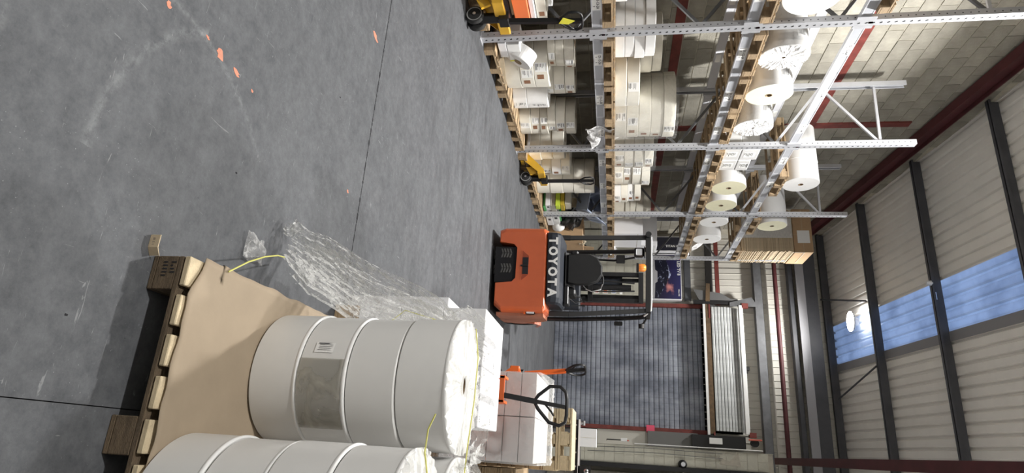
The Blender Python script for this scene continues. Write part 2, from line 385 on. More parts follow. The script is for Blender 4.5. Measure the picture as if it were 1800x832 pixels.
# ================================================================== STRUCTURE
YW = 16.5; XL = -6.0
def zr(y): return 8.75-.114*y          # underside of purlins
fl = struct('floor')
for i, (x0, x1) in enumerate(((-6.1, -.05), (-.05, 5.0))):
    for (y0, y1) in ((-3.5, 3.38), (3.38, 17.0)):
        g = .0035; gx = .0016
        MB().box(x0+gx, x1-gx, y0+g, y1-g, -.12, 0).build('slab', floor_m, fl)
MB().box(-6.2, 5.1, -3.6, 17.1, -.2, -.02).build('sub_slab', mat('joint_dark', (.02,.02,.02), .95), fl)
jm = MB(); random.seed(3)                 # crumbled edge of the saw-cut joint
for k in range(160):
    x = -6+k*.036+random.uniform(-.01,.01); wv = random.uniform(.003,.010)
    jm.box(x, x+random.uniform(.012,.04), 3.38-wv+random.uniform(-.003,.003), 3.38+wv, -.004, .0008)
jm.build('joint_chipping', slot_m, fl, kind='stuff')
for (cx, cy, sx, sy) in ((-1.444,1.581,.012,.013), (-1.452,1.889,.018,.022), (-1.449,2.004,.012,.024), (-2.569,3.223,.016,.045), (-1.42,3.194,.008,.012), (-1.47,1.80,.006,.012), (-1.44,2.13,.006,.01)):
    n = 13; ph = random.random()*6
    P = [(cx+sx*math.cos(2*PI*i/n)*(1+.9*noise.noise((i*.9,ph,0)))+.3*sy*math.sin(2*PI*i/n), cy+sy*math.sin(2*PI*i/n)*(1+.9*noise.noise((i*.9,ph,3)))) for i in range(n)]
    MB().prism(P, 'Z', .0002, .0012).build('paint_patch', mat('old_orange_paint', (.62,.24,.15), .7, var=.2, scale=30), fl)
for k, (x, y) in enumerate(((-1.05,2.15),(-.3,1.55),(-1.9,2.9),(-2.6,2.5),(-.62,2.95))):
    MB().box(x, x+.006, y, y+.009, 0, .002).build('debris_chip', slot_m if k < 3 else white_end, fl)

# left wall: block courses, first 290 in view single, the rest joined
wl = struct('wall_left')
MB().box(XL-.22, XL, -3.5, YW+.2, 0, 9.3).build('mortar', mortar_m, wl)
BH, BL = .235, .48
cells = []
camv = Vector((0,0,CAMH))
for j in range(36):
    for i in range(-8, 36):
        y0 = i*BL+(BL/2 if j % 2 else 0); z0 = j*BH
        yc, zc = y0+BL/2, z0+BH/2
        if yc < -3.3 or yc > YW-.2 or zc > 8.95-.114*yc: continue
        d = Vector((XL, yc, zc))-camv; zz = d.dot(F)
        vis = zz > .5 and abs(900+FPX*d.dot(U)/zz-900) < 930 and abs(FPX*d.dot(R)/zz) < 440
        cells.append((0 if (vis and zc > 4.3) else 1 if (vis and zc > 1.4) else 2, d.length, y0, z0, vis))
cells.sort()
bme = MB().box(0, .012, .006, BL-.006, .006, BH-.006, ch=.003).mesh('block', block_m)
rest = MB()
for n, (p, d, y0, z0, vis) in enumerate(cells):
    if n < 290 and vis: inst('block', bme, wl, (XL-.001+random.uniform(-.003,.002), y0+random.uniform(-.002,.002), z0))
    else: rest.box(XL-.001, XL+.011+random.uniform(-.003,.001), y0+.006, y0+BL-.006, z0+.006, z0+BH-.006)
rest.build('block_field', block_m, wl, kind='stuff')
for z in (2.5, 5.12): MB().box(XL-.01, XL+.03, -3, YW, z-.07, z+.07).build('steel_rail', red_m, wl)
for y in (2.2, 10.57): MB().box(XL-.01, XL+.035, y-.08, y+.08, 2.57, 5.05).box(XL-.01, XL+.035, y-.08, y+.08, 5.19, 8.0-.114*y).build('steel_post', red_m, wl)
# rafter against the left wall, an I section following the roof
def ibeam(a, b, h, wd, mt, parent, name):
    a, b = Vector(a), Vector(b); m_ = MB()
    up = Vector((0,0,1))
    m_.bar(a+up*(h/2-.008), b+up*(h/2-.008), wd, .016); m_.bar(a-up*(h/2-.008), b-up*(h/2-.008), wd, .016); m_.bar(a, b, .012, h-.032)
    return m_.build(name, mt, parent)
ce = struct('ceiling')
ibeam((-5.88,-3.4,zr(-3.4)-.36), (-5.88,YW-.1,zr(YW)-.36), .26, .16, red_d, ce, 'rafter')
ibeam((-.17,15.5,5.3), (-.10,-3,5.3), .17, .14, red_d, ce, 'tie_beam')
# purlins
PY = [3.3+2.187*k for k in range(-2, 6)] + [16.42]
for y in PY:
    z = zr(y); x0, x1 = -5.95, 4.9
    MB().box(x0, x1, y-.006, y+.0, z, z+.20).box(x0, x1, y-.07, y, z, z+.006).box(x0, x1, y-.0, y+.10, z+.194, z+.20).box(x0, x1, y-.10, y-.094, z, z+.035).box(x0, x1, y-.07, y-.064, z, z+.03).build('purlin', purlin_m, ce)
# roof sheets, ribs running with the slope; translucent sheets between purlins in one column
def rsheet(x0, x1, y0, y1, mt, name, dz=0, pitch=.2):
    m_ = MB(); xs = []
    x = x0
    while x < x1-.01:
        xs += [(x,0),(x+pitch*.62,0),(x+pitch*.72,.045),(x+pitch*.88,.045)]; x += pitch
    xs.append((x1,0))
    n = 4; V = []
    for j in range(n+1):
        y = y0+(y1-y0)*j/n
        for (xx, d) in xs: V.append((xx, y, zr(y)+.205+d+dz))
    W = len(xs)
    fs = [(j*W+i, (j+1)*W+i, (j+1)*W+i+1, j*W+i+1) for j in range(n) for i in range(W-1)]
    m_.add(V, fs); return m_.build(name, mt, ce)
SKX0, SKX1 = -3.5, -2.5
k = 0
for i in range(-6, 5):
    x0 = i*1.0+.5-.0
    if abs(x0-SKX0) < .01:
        rsheet(x0, x0+1, -3.6, PY[5]-.0, roof_m, 'roof_sheet')
        for a in range(5, len(PY)-1): rsheet(x0, x0+1, PY[a], PY[a+1] if a < len(PY)-2 else 16.42, sky_m, 'skylight_panel', dz=-.002)
    else: rsheet(x0, x0+1, -3.6, YW+.3, roof_m, 'roof_sheet')
rsheet(-6.5, -5.5, -3.6, YW+.3, roof_m, 'roof_sheet')
for a in (5, 6, 7): MB().prism([(PY[a],zr(PY[a])+.19),(PY[a+1],zr(PY[a+1])+.19),(PY[a+1],zr(PY[a+1])+.2),(PY[a],zr(PY[a])+.2)], 'X', SKX1-.04, SKX1+.14).build('flashing', mat('flashing_grey', (.25,.25,.26), .6), ce)
for (x, y0, y1) in ((-2.2, 14.2, 16.3), (-4.2, 16.42, 14.5)): MB().tube([(x, y0, zr(y0)-.02), (x+.5, y1, zr(y1)+.1)], .02).build('stay_rod', purlin_m, ce)
for (x,y) in ((-3.37,12.04),(-2.7,9.86)): 
    MB().box(x+.12, x+.26, y-.085, y-.07, zr(y)+.03, zr(y)+.05).build('bolt_pair', chrome, ce)
dt = MB().cyl((-3.42,11.95,zr(12.0)-.10), (-3.42,11.95,zr(12.0)-.02), .03, .05).cyl((-3.42,11.95,zr(12)-.02), (-3.42,11.95,zr(12)+.01), .018).build('smoke_detector', whitesteel)
tag(dt, 'small pale cylindrical detector fixed to the roof purlin beside the rooflight', 'detector')

# back wall: profiled cladding sheets above and beside the shutter
wb = struct('wall_back')
def wsheet(x0, x1, z0, z1, mt=clad_m, name='cladding_sheet', pitch=.17, y=YW):
    m_ = MB(); xs = []; x = x0
    while x < x1-.01:
        xs += [(x,0),(min(x+pitch*.86,x1),0),(min(x+pitch*.90,x1),-.022),(min(x+pitch*.96,x1),-.022)]; x += pitch
    xs.append((x1,0)); W = len(xs)
    V = [(a, y+d, z) for z in (z0, z1) for (a, d) in xs]
    m_.add(V, [(i, i+1, i+1+W, i+W) for i in range(W-1)]); return m_.build(name, mt, wb)
DX0, DX1, DZ = -3.93, -.74, 3.86
for x0 in (-6.0, -5.02, -4.04+.0): wsheet(x0, min(x0+.98, DX0-.02) if x0 > -4.1 else x0+.98, .0, 7.0)
for k in range(7):
    x0 = -3.95+k*.85
    x1 = x0+.85
    wsheet(x0, x1, DZ+.0 if x0 < -.8 else 0, 7.0)
MB().box(-6.1, DX0, YW+.06, YW+.1, 0, 7.6).box(DX1, 5.1, YW+.06, YW+.1, 0, 7.6).box(DX0, DX1, YW+.06, YW+.1, DZ+.1, 7.6).box(DX0-.1, DX1+.1, YW+.02+.3, YW+.36, 0, 4.6).build('outer_skin', mat('outer_skin', (.25,.25,.25), .8), wb)
def girt(z, h, d, mt, x0=-5.95, x1=4.8, y=YW-.03, name='girt'):
    m_ = MB().box(x0, x1, y-d, y-d+.006, z-h/2, z+h/2).box(x0, x1, y-d, y, z+h/2-.006, z+h/2).box(x0, x1, y-d, y, z-h/2, z-h/2+.006)
    return m_.build(name, mt, wb)
girt(3.53, .16, .16, purlin_m, x1=-4.06)
girt(4.10, .17, .08, mat('shadow_band_grey', (.10,.10,.10), .7), x1=-3.6)  # dark grey strip standing for the shadow band on the cladding
girt(5.30, .2, .2, galv_d); girt(6.12, .12, .2, purlin_m); 
MB().box(-5.9, 4.8, YW-.34, YW-.30, 6.22, 6.42).build('eaves_beam', mat('eaves_grey', (.33,.33,.35), .5), wb)
MB().box(-5.9, 4.8, YW-.30, YW-.05, 6.42, 6.72).build('gutter_beam', purlin_m, wb)  # dark gutter beam along the eaves
MB().tube([(-5.9,YW-.3,5.72),(4.8,YW-.3,5.70)], .055, n=10).build('tie_rod', red_d, wb)
MB().box(-5.9, -3.95, YW-.28, YW-.20, 4.23, 4.33).build('tie_bar', red_m, wb)
for z in (5.52,): MB().box(-5.9,4.8,YW-.05,YW-.025,z,z+.05).build('sheet_lap', clad_m, wb)

# low block wall left of the door and the pier right of it
def blockwall(parent, x0, x1, y0, y1, z1, mt, bl=.40, bh=.232, name='block'):
    MB().box(x0+.01, x1-.01, y0+.01, y1, 0, z1-.01).build('mortar_core', mortar_m, parent)
    nz_ = int(z1/bh); cnt = 0
    for j in range(nz_):
        x = x0 - (bl/2 if j % 2 else 0)
        while x < x1-.03:
            a, b2 = max(x, x0), min(x+bl, x1)
            if b2-a > .04: MB().box(a+.004, b2-.004, y0, y0+.02, j*bh+.005, (j+1)*bh-.005, ch=.002).build(name, mt, parent)
            x += bl
    MB().box(x1-.012, x1, y0, y1, 0, z1).box(x0, x0+.012, y0, y1, 0, z1).build('side_face', mt, parent)
lw = struct('trim_1'); blockwall(lw, -5.95, -4.02, 16.05, 16.42, 2.55, block_light)
pr_ = struct('trim_2'); blockwall(pr_, -.32, .09, 15.6, 16.4, 5.22, block_light)
MB().box(.10, .2, 15.5, 15.62, 0, 5.0).build('down_pipe', blackm, pr_)
for x in (-.22, -.12): MB().tube([(x-.02,15.59,1.0),(x-.06,15.585,2.5),(x-.03,15.585,4.1)], .006, n=6).build('cable', galv_d, pr_)
MB().quad((-.18,15.597,4.0),(-.02,15.597,4.05),(.0,15.597,4.5),(-.3,15.597,4.45),(-.1,15.597,4.25)).build('cement_patch', mortar_m, pr_)
rb = struct('trim_3'); blockwall(rb, .3, 2.3, 16.0, 16.4, 5.0, block_m)
wr = struct('wall_right'); MB().box(5.0, 5.1, -3.5, YW+.2, 0, 9.3).build('wall_panel', mat('plain_wall', (.72,.71,.68), .9), wr)
wf = struct('wall_front'); MB().box(-6.2, 5.1, -3.7, -3.6, 0, 9.4).build('wall_panel', MATS['plain_wall'], wf)

# roller shutter
dr = struct('door_1')
pit = .1245; prof = MB()
sl = MB(); L_ = DX1-DX0-.10
for (y0,z0,y1,z1) in ((0,0,-.012,.006),(-.012,.006,-.014,.055),(-.014,.055,-.012,.105),(-.012,.105,0,.112)):
    sl.quad((0,y0,z0),(L_,y0,z0),(L_,y1,z1),(0,y1,z1))
sl.quad((0,.012,-.014),(L_,.012,-.014),(L_,.012,.0),(0,.012,.0))
slme = sl.mesh('shutter_slat', shut_m)
for k in range(31): inst('shutter_slat', slme, dr, (DX0+.05, YW-.02, .01+k*pit))
MB().box(DX0, DX1, YW+.0, YW+.02, 0, DZ+.9).build('backing', slot_m, dr)
st = MB()
for k in range(24): st.box(DX0+.1+k*.135, DX0+.103+k*.135, YW-.0405, YW-.040, .02, DZ)
st.build('vertical_seam', mat('seam_grey', (.07,.075,.09), .6), dr, kind='stuff')
for (x0, x1) in ((DX0-.05, DX0+.05), (DX1-.05, DX1+.05)): MB().box(x0, x1, YW-.14, YW-.03, 0, DZ+.04, ch=.004).build('guide_rail', red_m, dr)
MB().box(DX0-.05, DX1+.05, YW-.30, YW-.24, DZ+.02, DZ+.08).build('lintel_strip', whitesteel, dr)
MB().box(DX0-.02, DX1+.02, YW-.30, YW-.20, DZ+.085, DZ+.20).build('lintel_angle', rust, dr)
sl2 = MB()
for (y0,z0,y1,z1) in ((0,0,-.014,.012),(-.014,.012,-.014,.055),(-.014,.055,0,.070)): sl2.quad((0,y0,z0),(L_,y0,z0),(L_,y1,z1),(0,y1,z1))
s2me = sl2.mesh('coil_slat', shut_l)
for k in range(9):
    inst('coil_slat', s2me, dr, (DX0+.05, YW-.30+(.0 if k < 5 else (k-4)*.03), DZ+.22+k*.077))
MB().box(DX0+.05, DX1-.05, YW-.15, YW-.1, DZ+.2, DZ+.92).build('coil_backing', slot_m, dr)
MB().box(DX0+.0, DX1-.0, YW-.36, YW-.26, DZ+.90, DZ+1.0, ch=.008).build('head_channel', whitesteel, dr)
for x in (DX0, DX1):
    MB().box(x-.05, x+.07, YW-.36, YW-.22, DZ+.98, DZ+1.14).build('corner_bracket', red_m, dr)
    MB().box(x-.02, x+.35, YW-.31, YW-.2, DZ+.16, DZ+.20).build('angle_cleat', red_m, dr)
MB().prism([(-4.35,3.65),(-3.95,3.85),(-3.95,4.9),(-4.1,4.75),(-4.1,4.6),(-4.25,4.35),(-4.3,4.0)], 'Y', YW-.3, YW-.28).build('side_plate', mat('plate_grey', (.13,.13,.13), .6), dr)
MB().prism([(-4.0,4.55),(-3.9,4.55),(-3.9,5.25),(-4.15,5.1)], 'Y', YW-.34, YW-.32).build('fixing_plate', galv_d, dr)
MB().box(-4.05, -3.95, YW-.32, YW-.26, 3.65, 4.85).build('guide_bracket', black, dr)
MB().prism([(-4.5,3.98),(-4.02,3.95),(-4.02,4.06),(-4.5,4.08)], 'Y', YW-.33, YW-.31).build('brown_board', rust, dr)
MB().box(-.70, -.33, YW-.10, YW-.04, 1.2, 2.45).build('guard_sheet', clad_m, dr)
MB().box(-.70, -.34, YW-.22, YW-.05, 2.45, 3.65).build('guide_cover', mat('cover_grey', (.16,.16,.155), .7), dr)
MB().box(-.68, -.40, YW-.32, YW-.1, 3.5, 4.75).build('motor_housing', blackm, dr)
MB().box(-.62, -.48, YW-.38, YW-.3, 3.9, 4.2).build('control_box', whitesteel, dr)
MB().tube([(-.36,15.58,2.1),(-.37,15.58,5.0)], .012, n=8).build('conduit', whitesteel, dr)
MB().box(-.84, -.66, YW-.16, YW-.135, 2.42, 2.62).build('tape_flag', pink, dr)
MB().cyl((-.55,YW-.4,4.95),(-.55,YW-.25,4.95), .09).build('gear_wheel', black, dr)
MB().tube([(-.62,YW-.42,4.8),(-.62,YW-.42,5.1)], .02).build('limit_rod', redl, dr)
cb = thing('wall_switch', 'small white switch box on a conduit beside the shutter guide', 'switch', (-.42,15.55,0))
MB().box(-.05,.03,-.03,.03,1.78,1.93,ch=.004).build('switch_box', whitesteel, cb); MB().box(-.01,.02,-.04,-.03,1.93,1.97).build('red_button', redl, cb)
MB().tube([(0,0,1.78),(.0,0,1.45),(.03,0,1.45)], .012).build('cable', black, cb)
bl_ = thing('bulkhead_light', 'round dark bulkhead fitting on the pale block pier', 'light', (.03,15.6,3.2))
MB().lathe([(.0,-.14),(.06,-.14),(.09,-.10),(.1,0)], axis='Y').build('housing', black, bl_); MB().lathe([(0,-.145),(.05,-.143)], axis='Y').build('lens', lamp_glass, bl_)
MB().box(-1.95,-1.87,YW-.12,YW-.05,4.86,5.0).build('x', black) if False else None
sn = thing('wall_sensor', 'tiny black sensor on the cladding above the shutter', 'sensor', (-2.35,YW-.03,4.93))
MB().box(-.05,.05,-.08,0,-.06,.06,ch=.008).build('body', black, sn); MB().cyl((.05,-.04,0),(.12,-.04,0), .02, n=10).build('eye', black, sn)

# ================================================================== LAMPS
for i, (x, y, z, p) in enumerate(LAMP_POWER):
    lb = ['round high bay lamp hung above the aisle, behind the viewer', 'round high bay lamp hung above the middle of the aisle', 'glaring round high bay lamp under the rooflight near the far wall', 'round high bay lamp over the right side of the hall'][i]
    t = thing('high_bay_lamp', lb, 'lamp', (x, y, z))
    MB().lathe([(0,.16),(.08,.15),(.11,.05),(.22,.03),(.25,-.01),(.235,-.012)]).build('housing', galv, t)
    MB().tube([(0,0,.15),(0,0,zr(y)-z+.02)], .008, n=6).build('suspension', galv_d, t)
    le = MB().lathe([(.232,-.008),(.0,-.010)]).build('lens', mat('lit_lens', (1,.97,.92), .5, emis=60), t)
    ld = bpy.data.lights.new('lamp_light', 'AREA'); ld.shape = 'DISK'; ld.size = .40; ld.energy = p; ld.color = (1,.985,.96); ld.spread = math.radians(138)
    lo = bpy.data.objects.new('lamp_light', ld); COL.objects.link(lo); lo.parent = t; lo.location = (0,0,-.03)
    lu = bpy.data.lights.new('roof_fill_light', 'AREA'); lu.shape = 'DISK'; lu.size = .3; lu.energy = p*.10; lu.color = (1,.985,.96)
    lv_ = bpy.data.objects.new('roof_fill_light', lu); COL.objects.link(lv_); lv_.parent = t; lv_.location = (0,0,.17); lv_.rotation_euler = (PI,0,0)  # upward fill light added to brighten the roof sheets

# ================================================================== PALLET RACK
XF, XR = -4.615, -5.70; UY = [3.10, 5.948, 8.795, 11.641, 14.488]; TOPZ = 5.95
BT = [1.44, 3.14, 4.30]
rk = thing('pallet_rack', 'tall galvanised steel pallet rack with three beam levels along the left wall', 'rack', (0,0,0))
def upright():
    m_ = MB(); w2 = .05
    m_.box(-.004,0,-w2,w2,0,TOPZ).box(-.075,-.004,-w2,-w2+.004,0,TOPZ).box(-.075,-.004,w2-.004,w2,0,TOPZ).box(-.075,-.071,-w2,-w2+.02,0,TOPZ).box(-.075,-.071,w2-.02,w2,0,TOPZ)
    return m_
ume = upright().mesh('upright', galv); 
sm = MB()
for k in range(78):
    z = .06+k*.075
    sm.add([(.001,-.012,z+.012),(.001,.006,z+.02),(.001,.016,z+.0),(.001,.010,z-.012),(.001,-.002,z-.004)], [(0,4,3,2,1)])
for k in range(78):
    z = .09+k*.075; sm.add([(-.04,-.0508,z-.006),(-.028,-.0508,z-.006),(-.028,-.0508,z+.008),(-.04,-.0508,z+.008)], [(0,1,2,3)])
sme = sm.mesh('slot', slot_m)
fme = MB().box(-.10,.03,-.07,.07,0,.008).mesh('foot_plate', galv)
for i, y in enumerate(UY):
    for x, fl_ in ((XF, 1), (XR, -1)):
        u = inst('upright', ume, rk, (x, y, 0), (0,0,0 if fl_ > 0 else PI))
        s_o = inst('slot', sme, u); s_o['kind'] = 'stuff'
        inst('foot_plate', fme, u)
    xa, xb = XF-.06, XR+.06
    zs = [(xb,.35),(xa,1.08),(xb,1.81),(xa,2.54),(xb,3.27),(xa,4.0),(xb,4.73),(xa,5.46)]
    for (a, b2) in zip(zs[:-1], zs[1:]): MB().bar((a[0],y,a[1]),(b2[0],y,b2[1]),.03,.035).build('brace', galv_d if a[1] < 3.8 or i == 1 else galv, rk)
    MB().bar((xa,y,5.48),(xb,y,5.50),.03,.035).bar((xa,y,.2),(xb,y,.2),.03,.035).build('brace', galv, rk)
codes = ['1','2','3','4']
for bay in range(4):
    y0, y1 = UY[bay]+.052, UY[bay+1]-.052
    for lv, zt in enumerate(BT):
        for x, front in ((XF-.045, True), (XR+.045, False)):
            b = MB().box(x-.025, x+.02, y0, y1, zt-.12, zt).box(x+.02, x+.024, y0, y1, zt-.012, zt).box(x+.02, x+.024, y0, y1, zt-.12, zt-.108).build('beam', beam_m, rk)
            MB().box(x+.02, x+.046, y0-.005, y0+.045, zt-.15, zt+.05).build('end_connector', galv, b); MB().box(x+.02, x+.046, y1-.045, y1+.005, zt-.15, zt+.05).build('end_connector', galv, b)
            if front:
                for e in (y0, y1):
                    MB().box(x+.043, x+.05, e-.052+(0 if e == y0 else .104)-.011, e-.052+(0 if e == y0 else .104)+.011, zt-.01, zt+.03).build('safety_clip', red_clip, b)
                L3 = (y1-y0)/3
                for q in range(3):
                    yc = y0+L3*(q+.5)
                    MB().box(x+.0202, x+.0222, yc-L3*.5+.02, yc-.13, zt-.105, zt-.018).build('face_plate', beam_g, b)
                    MB().box(x+.0202, x+.0222, yc+.13, yc+L3*.5-.02, zt-.105, zt-.018).build('face_plate', beam_g, b)
                    lbm = MB().box(x+.0202, x+.0235, yc-.11, yc+.11, zt-.107, zt-.014)
                    lbo = lbm.build('location_label', white_m, b)
                    if bay < 3 or lv > 0:
                        s = f'D1-{14-2*bay-(q > 1):02d}-{lv*2+2}{"AB"[q % 2]}'
                        tx = text('label_print', s, .045, ink, b, basis((x+.0242, yc, zt-.045), (0,1,0), (0,0,1)), ext=.0003, bold=.0012)
                        pm = MB()
                        for dy in (-.06, .05): pm.prism([(yc+dy-.004,zt-.098),(yc+dy+.004,zt-.098),(yc+dy+.004,zt-.082),(yc+dy+.01,zt-.082),(yc+dy,zt-.072),(yc+dy-.01,zt-.082),(yc+dy-.004,zt-.082)], 'X', x+.0236, x+.0242)
                        pm.build('label_arrow', ink, b)
            else:
                for q in (.25, .7):
                    yy = y0+(y1-y0)*q; MB().box(x+.0205, x+.0235, yy-.09, yy+.09, zt-.10, zt-.03).build('location_label', white_m, b)

# ------------------------------------------------------------------ pallets
PM = {}
def bx(name, sx, sy, sz, mt):
    k = (round(sx,3), round(sy,3), round(sz,3), mt.name)
    if k not in PM: PM[k] = MB().box(-sx/2, sx/2, -sy/2, sy/2, 0, sz, ch=min(.003, sz/5)).mesh(name, mt)
    return PM[k]
def pallet(x, y, z, W, D, label, mt=wood_m, rz=0, group=None, nb=6, end_mt=None, h=.144):
    """W along local x (blocks face local y ends), D along local y"""
    t = thing('wooden_pallet', label, 'pallet', (x,y,z), rz, group)
    bw = .10 if W < 1 else .12
    for i in range(3):
        xx = (-W/2+bw/2, 0, W/2-bw/2)[i]
        inst('bottom_board', bx('bottom_board', bw, D, .02, mt), t, (xx,0,0))
        for j in range(3):
            yy = (-D/2+.07, 0, D/2-.07)[j]
            inst('block', bx('block', bw, .14, .078, mt), t, (xx,yy,.02))
    for j in range(3):
        yy = (-D/2+.05, 0, D/2-.05)[j]
        inst('stringer_board', bx('stringer_board', W, .10, .02, mt), t, (0,yy,.098))
    for k in range(nb):
        wd = W/nb*.78
        xx = -W/2+wd/2+(W-wd)*k/(nb-1)
        inst('deck_board', bx('deck_board', wd, D, .022, end_mt or mt), t, (xx,0,.118+.004))
    return t
# rack pallets: local x = world Y (rz=90): blocks along the aisle face
LV = ['on the floor', 'on the first beams', 'on the second beams', 'on the top beams']
def rpallet(y, lv, W, why, xc=-5.15, mt=wood_m, D=1.12):
    z = [0, BT[0], BT[1], BT[2]][lv]
    return pallet(xc, y, z, W, D, f'pallet {LV[lv]}, {why}', mt, rz=PI/2, group=f'pallets {LV[lv]} of the rack', nb=5 if W < 1 else 6)
spec = [
 (5.35,1,.9,'carrying three thin white reels left of the first full upright'),
 (6.50,1,.92,'under the thin white reels right of the first upright'),(7.46,1,.92,'under the flat cream reels in the middle of that bay'),(8.33,1,.80,'draped by loose film beside the second upright'),
 (9.35,1,.84,'under the film-wrapped reels right of the second upright'),(10.22,1,.84,'in the middle of the second bay'),(11.1,1,.84,'under the small stepped packs near the third upright'),
 (12.15,1,.84,'under the grey wrapped reels behind the forklift mast'),(13.2,1,.9,'under the big white carton behind the forklift guard'),(14.0,1,.7,'at the far end below the television cartons'),
 (5.45,2,.8,'under the large white reel cut by the picture edge'),(6.45,2,.8,'under the film-wrapped reel right of the first upright'),(7.32,2,.8,'under the reel with a cream end and brown core'),(8.2,2,.84,'under the film-wrapped reel left of the second upright'),
 (9.3,2,.84,'under the white packs right of the second upright'),(10.25,2,.8,'under the nearer cream-ended reel of the second bay'),(11.1,2,.8,'under the farther cream-ended reel of the second bay'),
 (12.1,2,.8,'under the white reel just past the third upright'),(13.0,2,.8,'under the white reel before the heap of film'),(13.95,2,.8,'under the heap of crumpled film at the rack end'),
 (5.35,3,.86,'empty beside the first upright'),(10.2,3,.84,'under the long banded white reel'),(12.2,3,.84,'under the tall reel before the cardboard'),(14.1,3,.8,'under the tall pile of flat cardboard'),
 (5.3,0,.9,'behind the nearer yellow pallet truck'),(6.55,0,.88,'with the torn cardboard lip, under the labelled stack'),(7.5,0,.86,'under the folded film in the first bay'),(8.36,0,.76,'under the small labelled packs before the second upright'),
 (9.4,0,.86,'behind the farther yellow pallet truck'),(10.35,0,.86,'under the long cream wrapped stack'),(11.3,0,.8,'under the green and white packs'),(12.3,0,.84,'under the white carton beside the forklift'),
]
for s_ in spec: rpallet(*s_)

# ------------------------------------------------------------------ reels and packs
REEL = {}
def vreel_mesh(r, h, mt, n=48):
    k = ('v', round(r,3), round(h,3), mt.name)
    if k not in REEL:
        c = .005
        REEL[k] = MB().lathe([(.045,0),(r-c,0)], n=n, smooth=False).lathe([(r-c,0),(r,c)], n=n).lathe([(r,c),(r,h-c)], n=n).lathe([(r,h-c),(r-c,h)], n=n).lathe([(r-c,h),(.045,h)], n=n, smooth=False).mesh('wrap', mt)
        REEL[k, 'c'] = MB().cyl((0,0,-.0),(0,0,h+.002),.045,n=14).mesh('core', core_m)
    return REEL[k], REEL[k,'c']
def clabel(parent, r, z0, z1, a0, a1, mt=white_m, lines=True, name='label'):
    n = 5
    o = MB().grid(lambda u,v: Vector(((r+.0015)*math.cos(a0+(a1-a0)*u), (r+.0015)*math.sin(a0+(a1-a0)*u), z0+(z1-z0)*v)), n, 1).build(name, mt, parent)
    if lines:
        p = MB(); h = z1-z0; k = max(3, int(h/.014))
        for j in range(k):
            if random.random() < .25: continue
            b0 = a0+(a1-a0)*.1; b1 = b0+(a1-a0)*random.uniform(.3,.8); zz = z0+h*(j+.35)/k; tk = h/k*random.choice((.25,.25,.55))
            p.grid(lambda u,v: Vector(((r+.003)*math.cos(b0+(b1-b0)*u), (r+.003)*math.sin(b0+(b1-b0)*u), zz+tk*v)), 3, 1)
        p.build('print', ink, o)
    return o
LD = math.radians(-28)      # direction of the aisle and the viewer seen from the rack
def vstack(x, y, z, r, hs, desc, group, mts=(None,), labels=True, jit=.02, name='paper_reel', cat='paper reel'):
    for i, h in enumerate(hs):
        mt = mts[i % len(mts)] or cream
        rr = r*random.uniform(.97,1.0)
        who = {1: f'{desc}'}.get(len(hs), f'{ordn(i)} reel up, {desc}')
        t = thing(name, who, cat, (x+random.uniform(-jit,jit), y+random.uniform(-jit,jit), z), random.uniform(-.3,.3), group)
        w_, c = vreel_mesh(rr, h-.004, mt); inst('wrap', w_, t); inst('core', c, t)
        a = LD-t.rotation_euler.z+random.uniform(-.5,.4)
        if labels and h > .07:
            if random.random() < .75: clabel(t, rr, h*.10, h*.90, a, a+min(.36,.13/rr))
            if random.random() < .55: clabel(t, rr, h*.22, h*.68, a+.48, a+.48+.07/rr, tagbrown, False, 'tape_tag')
        z += h
    return z
def hreel(y, zc, r, L, desc, end_mt=yellow_end, side_mt=paper_w, xf=-4.63, wrap=False, bands=(), yaw=0, lab=True, group='reels lying across the rack'):
    t = thing('paper_reel', desc, 'paper reel', (xf, y, zc), yaw, group)
    MB().lathe([(r-.012,-L),(r,-L+.012)], axis='X', n=56).lathe([(r,-L+.012),(r,-.006)], axis='X', n=56).lathe([(r,-.006),(r-.006,0)], axis='X', n=56).build('wrap', side_mt, t)
    MB().lathe([(.042,-.03),(.042,0),(r-.006,0)], axis='X', n=56, smooth=False).build('end_face', end_mt, t); MB().lathe([(r-.012,-L),(.04,-L)], axis='X', n=56, smooth=False).build('end_face', end_mt, t)
    MB().lathe([(.042,.002),(.036,.002),(.036,-.12),(.0,-.12)], axis='X', n=24, smooth=False).lathe([(.043,-.01),(.043,.002)], axis='X', n=24).build('core', core_m, t)
    for bnd in bands: MB().lathe([(r+.001,bnd-.006),(r+.006,bnd),(r+.001,bnd+.006)], axis='X', n=56).build('band', white_end, t)
    if lab:
        o = MB().grid(lambda u,v: Vector((-.12-.22*u, (r+.002)*math.cos(.35+.45*v)*-1, (r+.002)*math.sin(.35+.45*v))), 1, 5).build('label', white_end, t)
        p = MB()
        for j in range(8): p.grid(lambda u,v: Vector((-.15-.15*u, -(r+.004)*math.cos(.38+.05*(j+.4*v)), (r+.004)*math.sin(.38+.05*(j+.4*v)))), 1, 1)
        p.build('print', ink, o)
    if wrap:
        def fn(u, v):
            a = 2*PI*u; rr = r*(v*1.02) ; rr = max(rr, .02)
            n_ = noise.noise((math.cos(a)*4, math.sin(a)*4, v*5+y)); n2 = noise.noise((a*9, v*2, y))
            return Vector((.008+.022*v*abs(n2)+.012*n_*v, rr*math.cos(a), rr*math.sin(a)))
        MB().grid(fn, 90, 8, False).build('film_cap', film_d, t)
        MB().lathe([(r+.004,-L),(r+.008,-.3),(r+.012,0)], axis='X', n=56).build('film_sleeve', film_l, t)
    return t
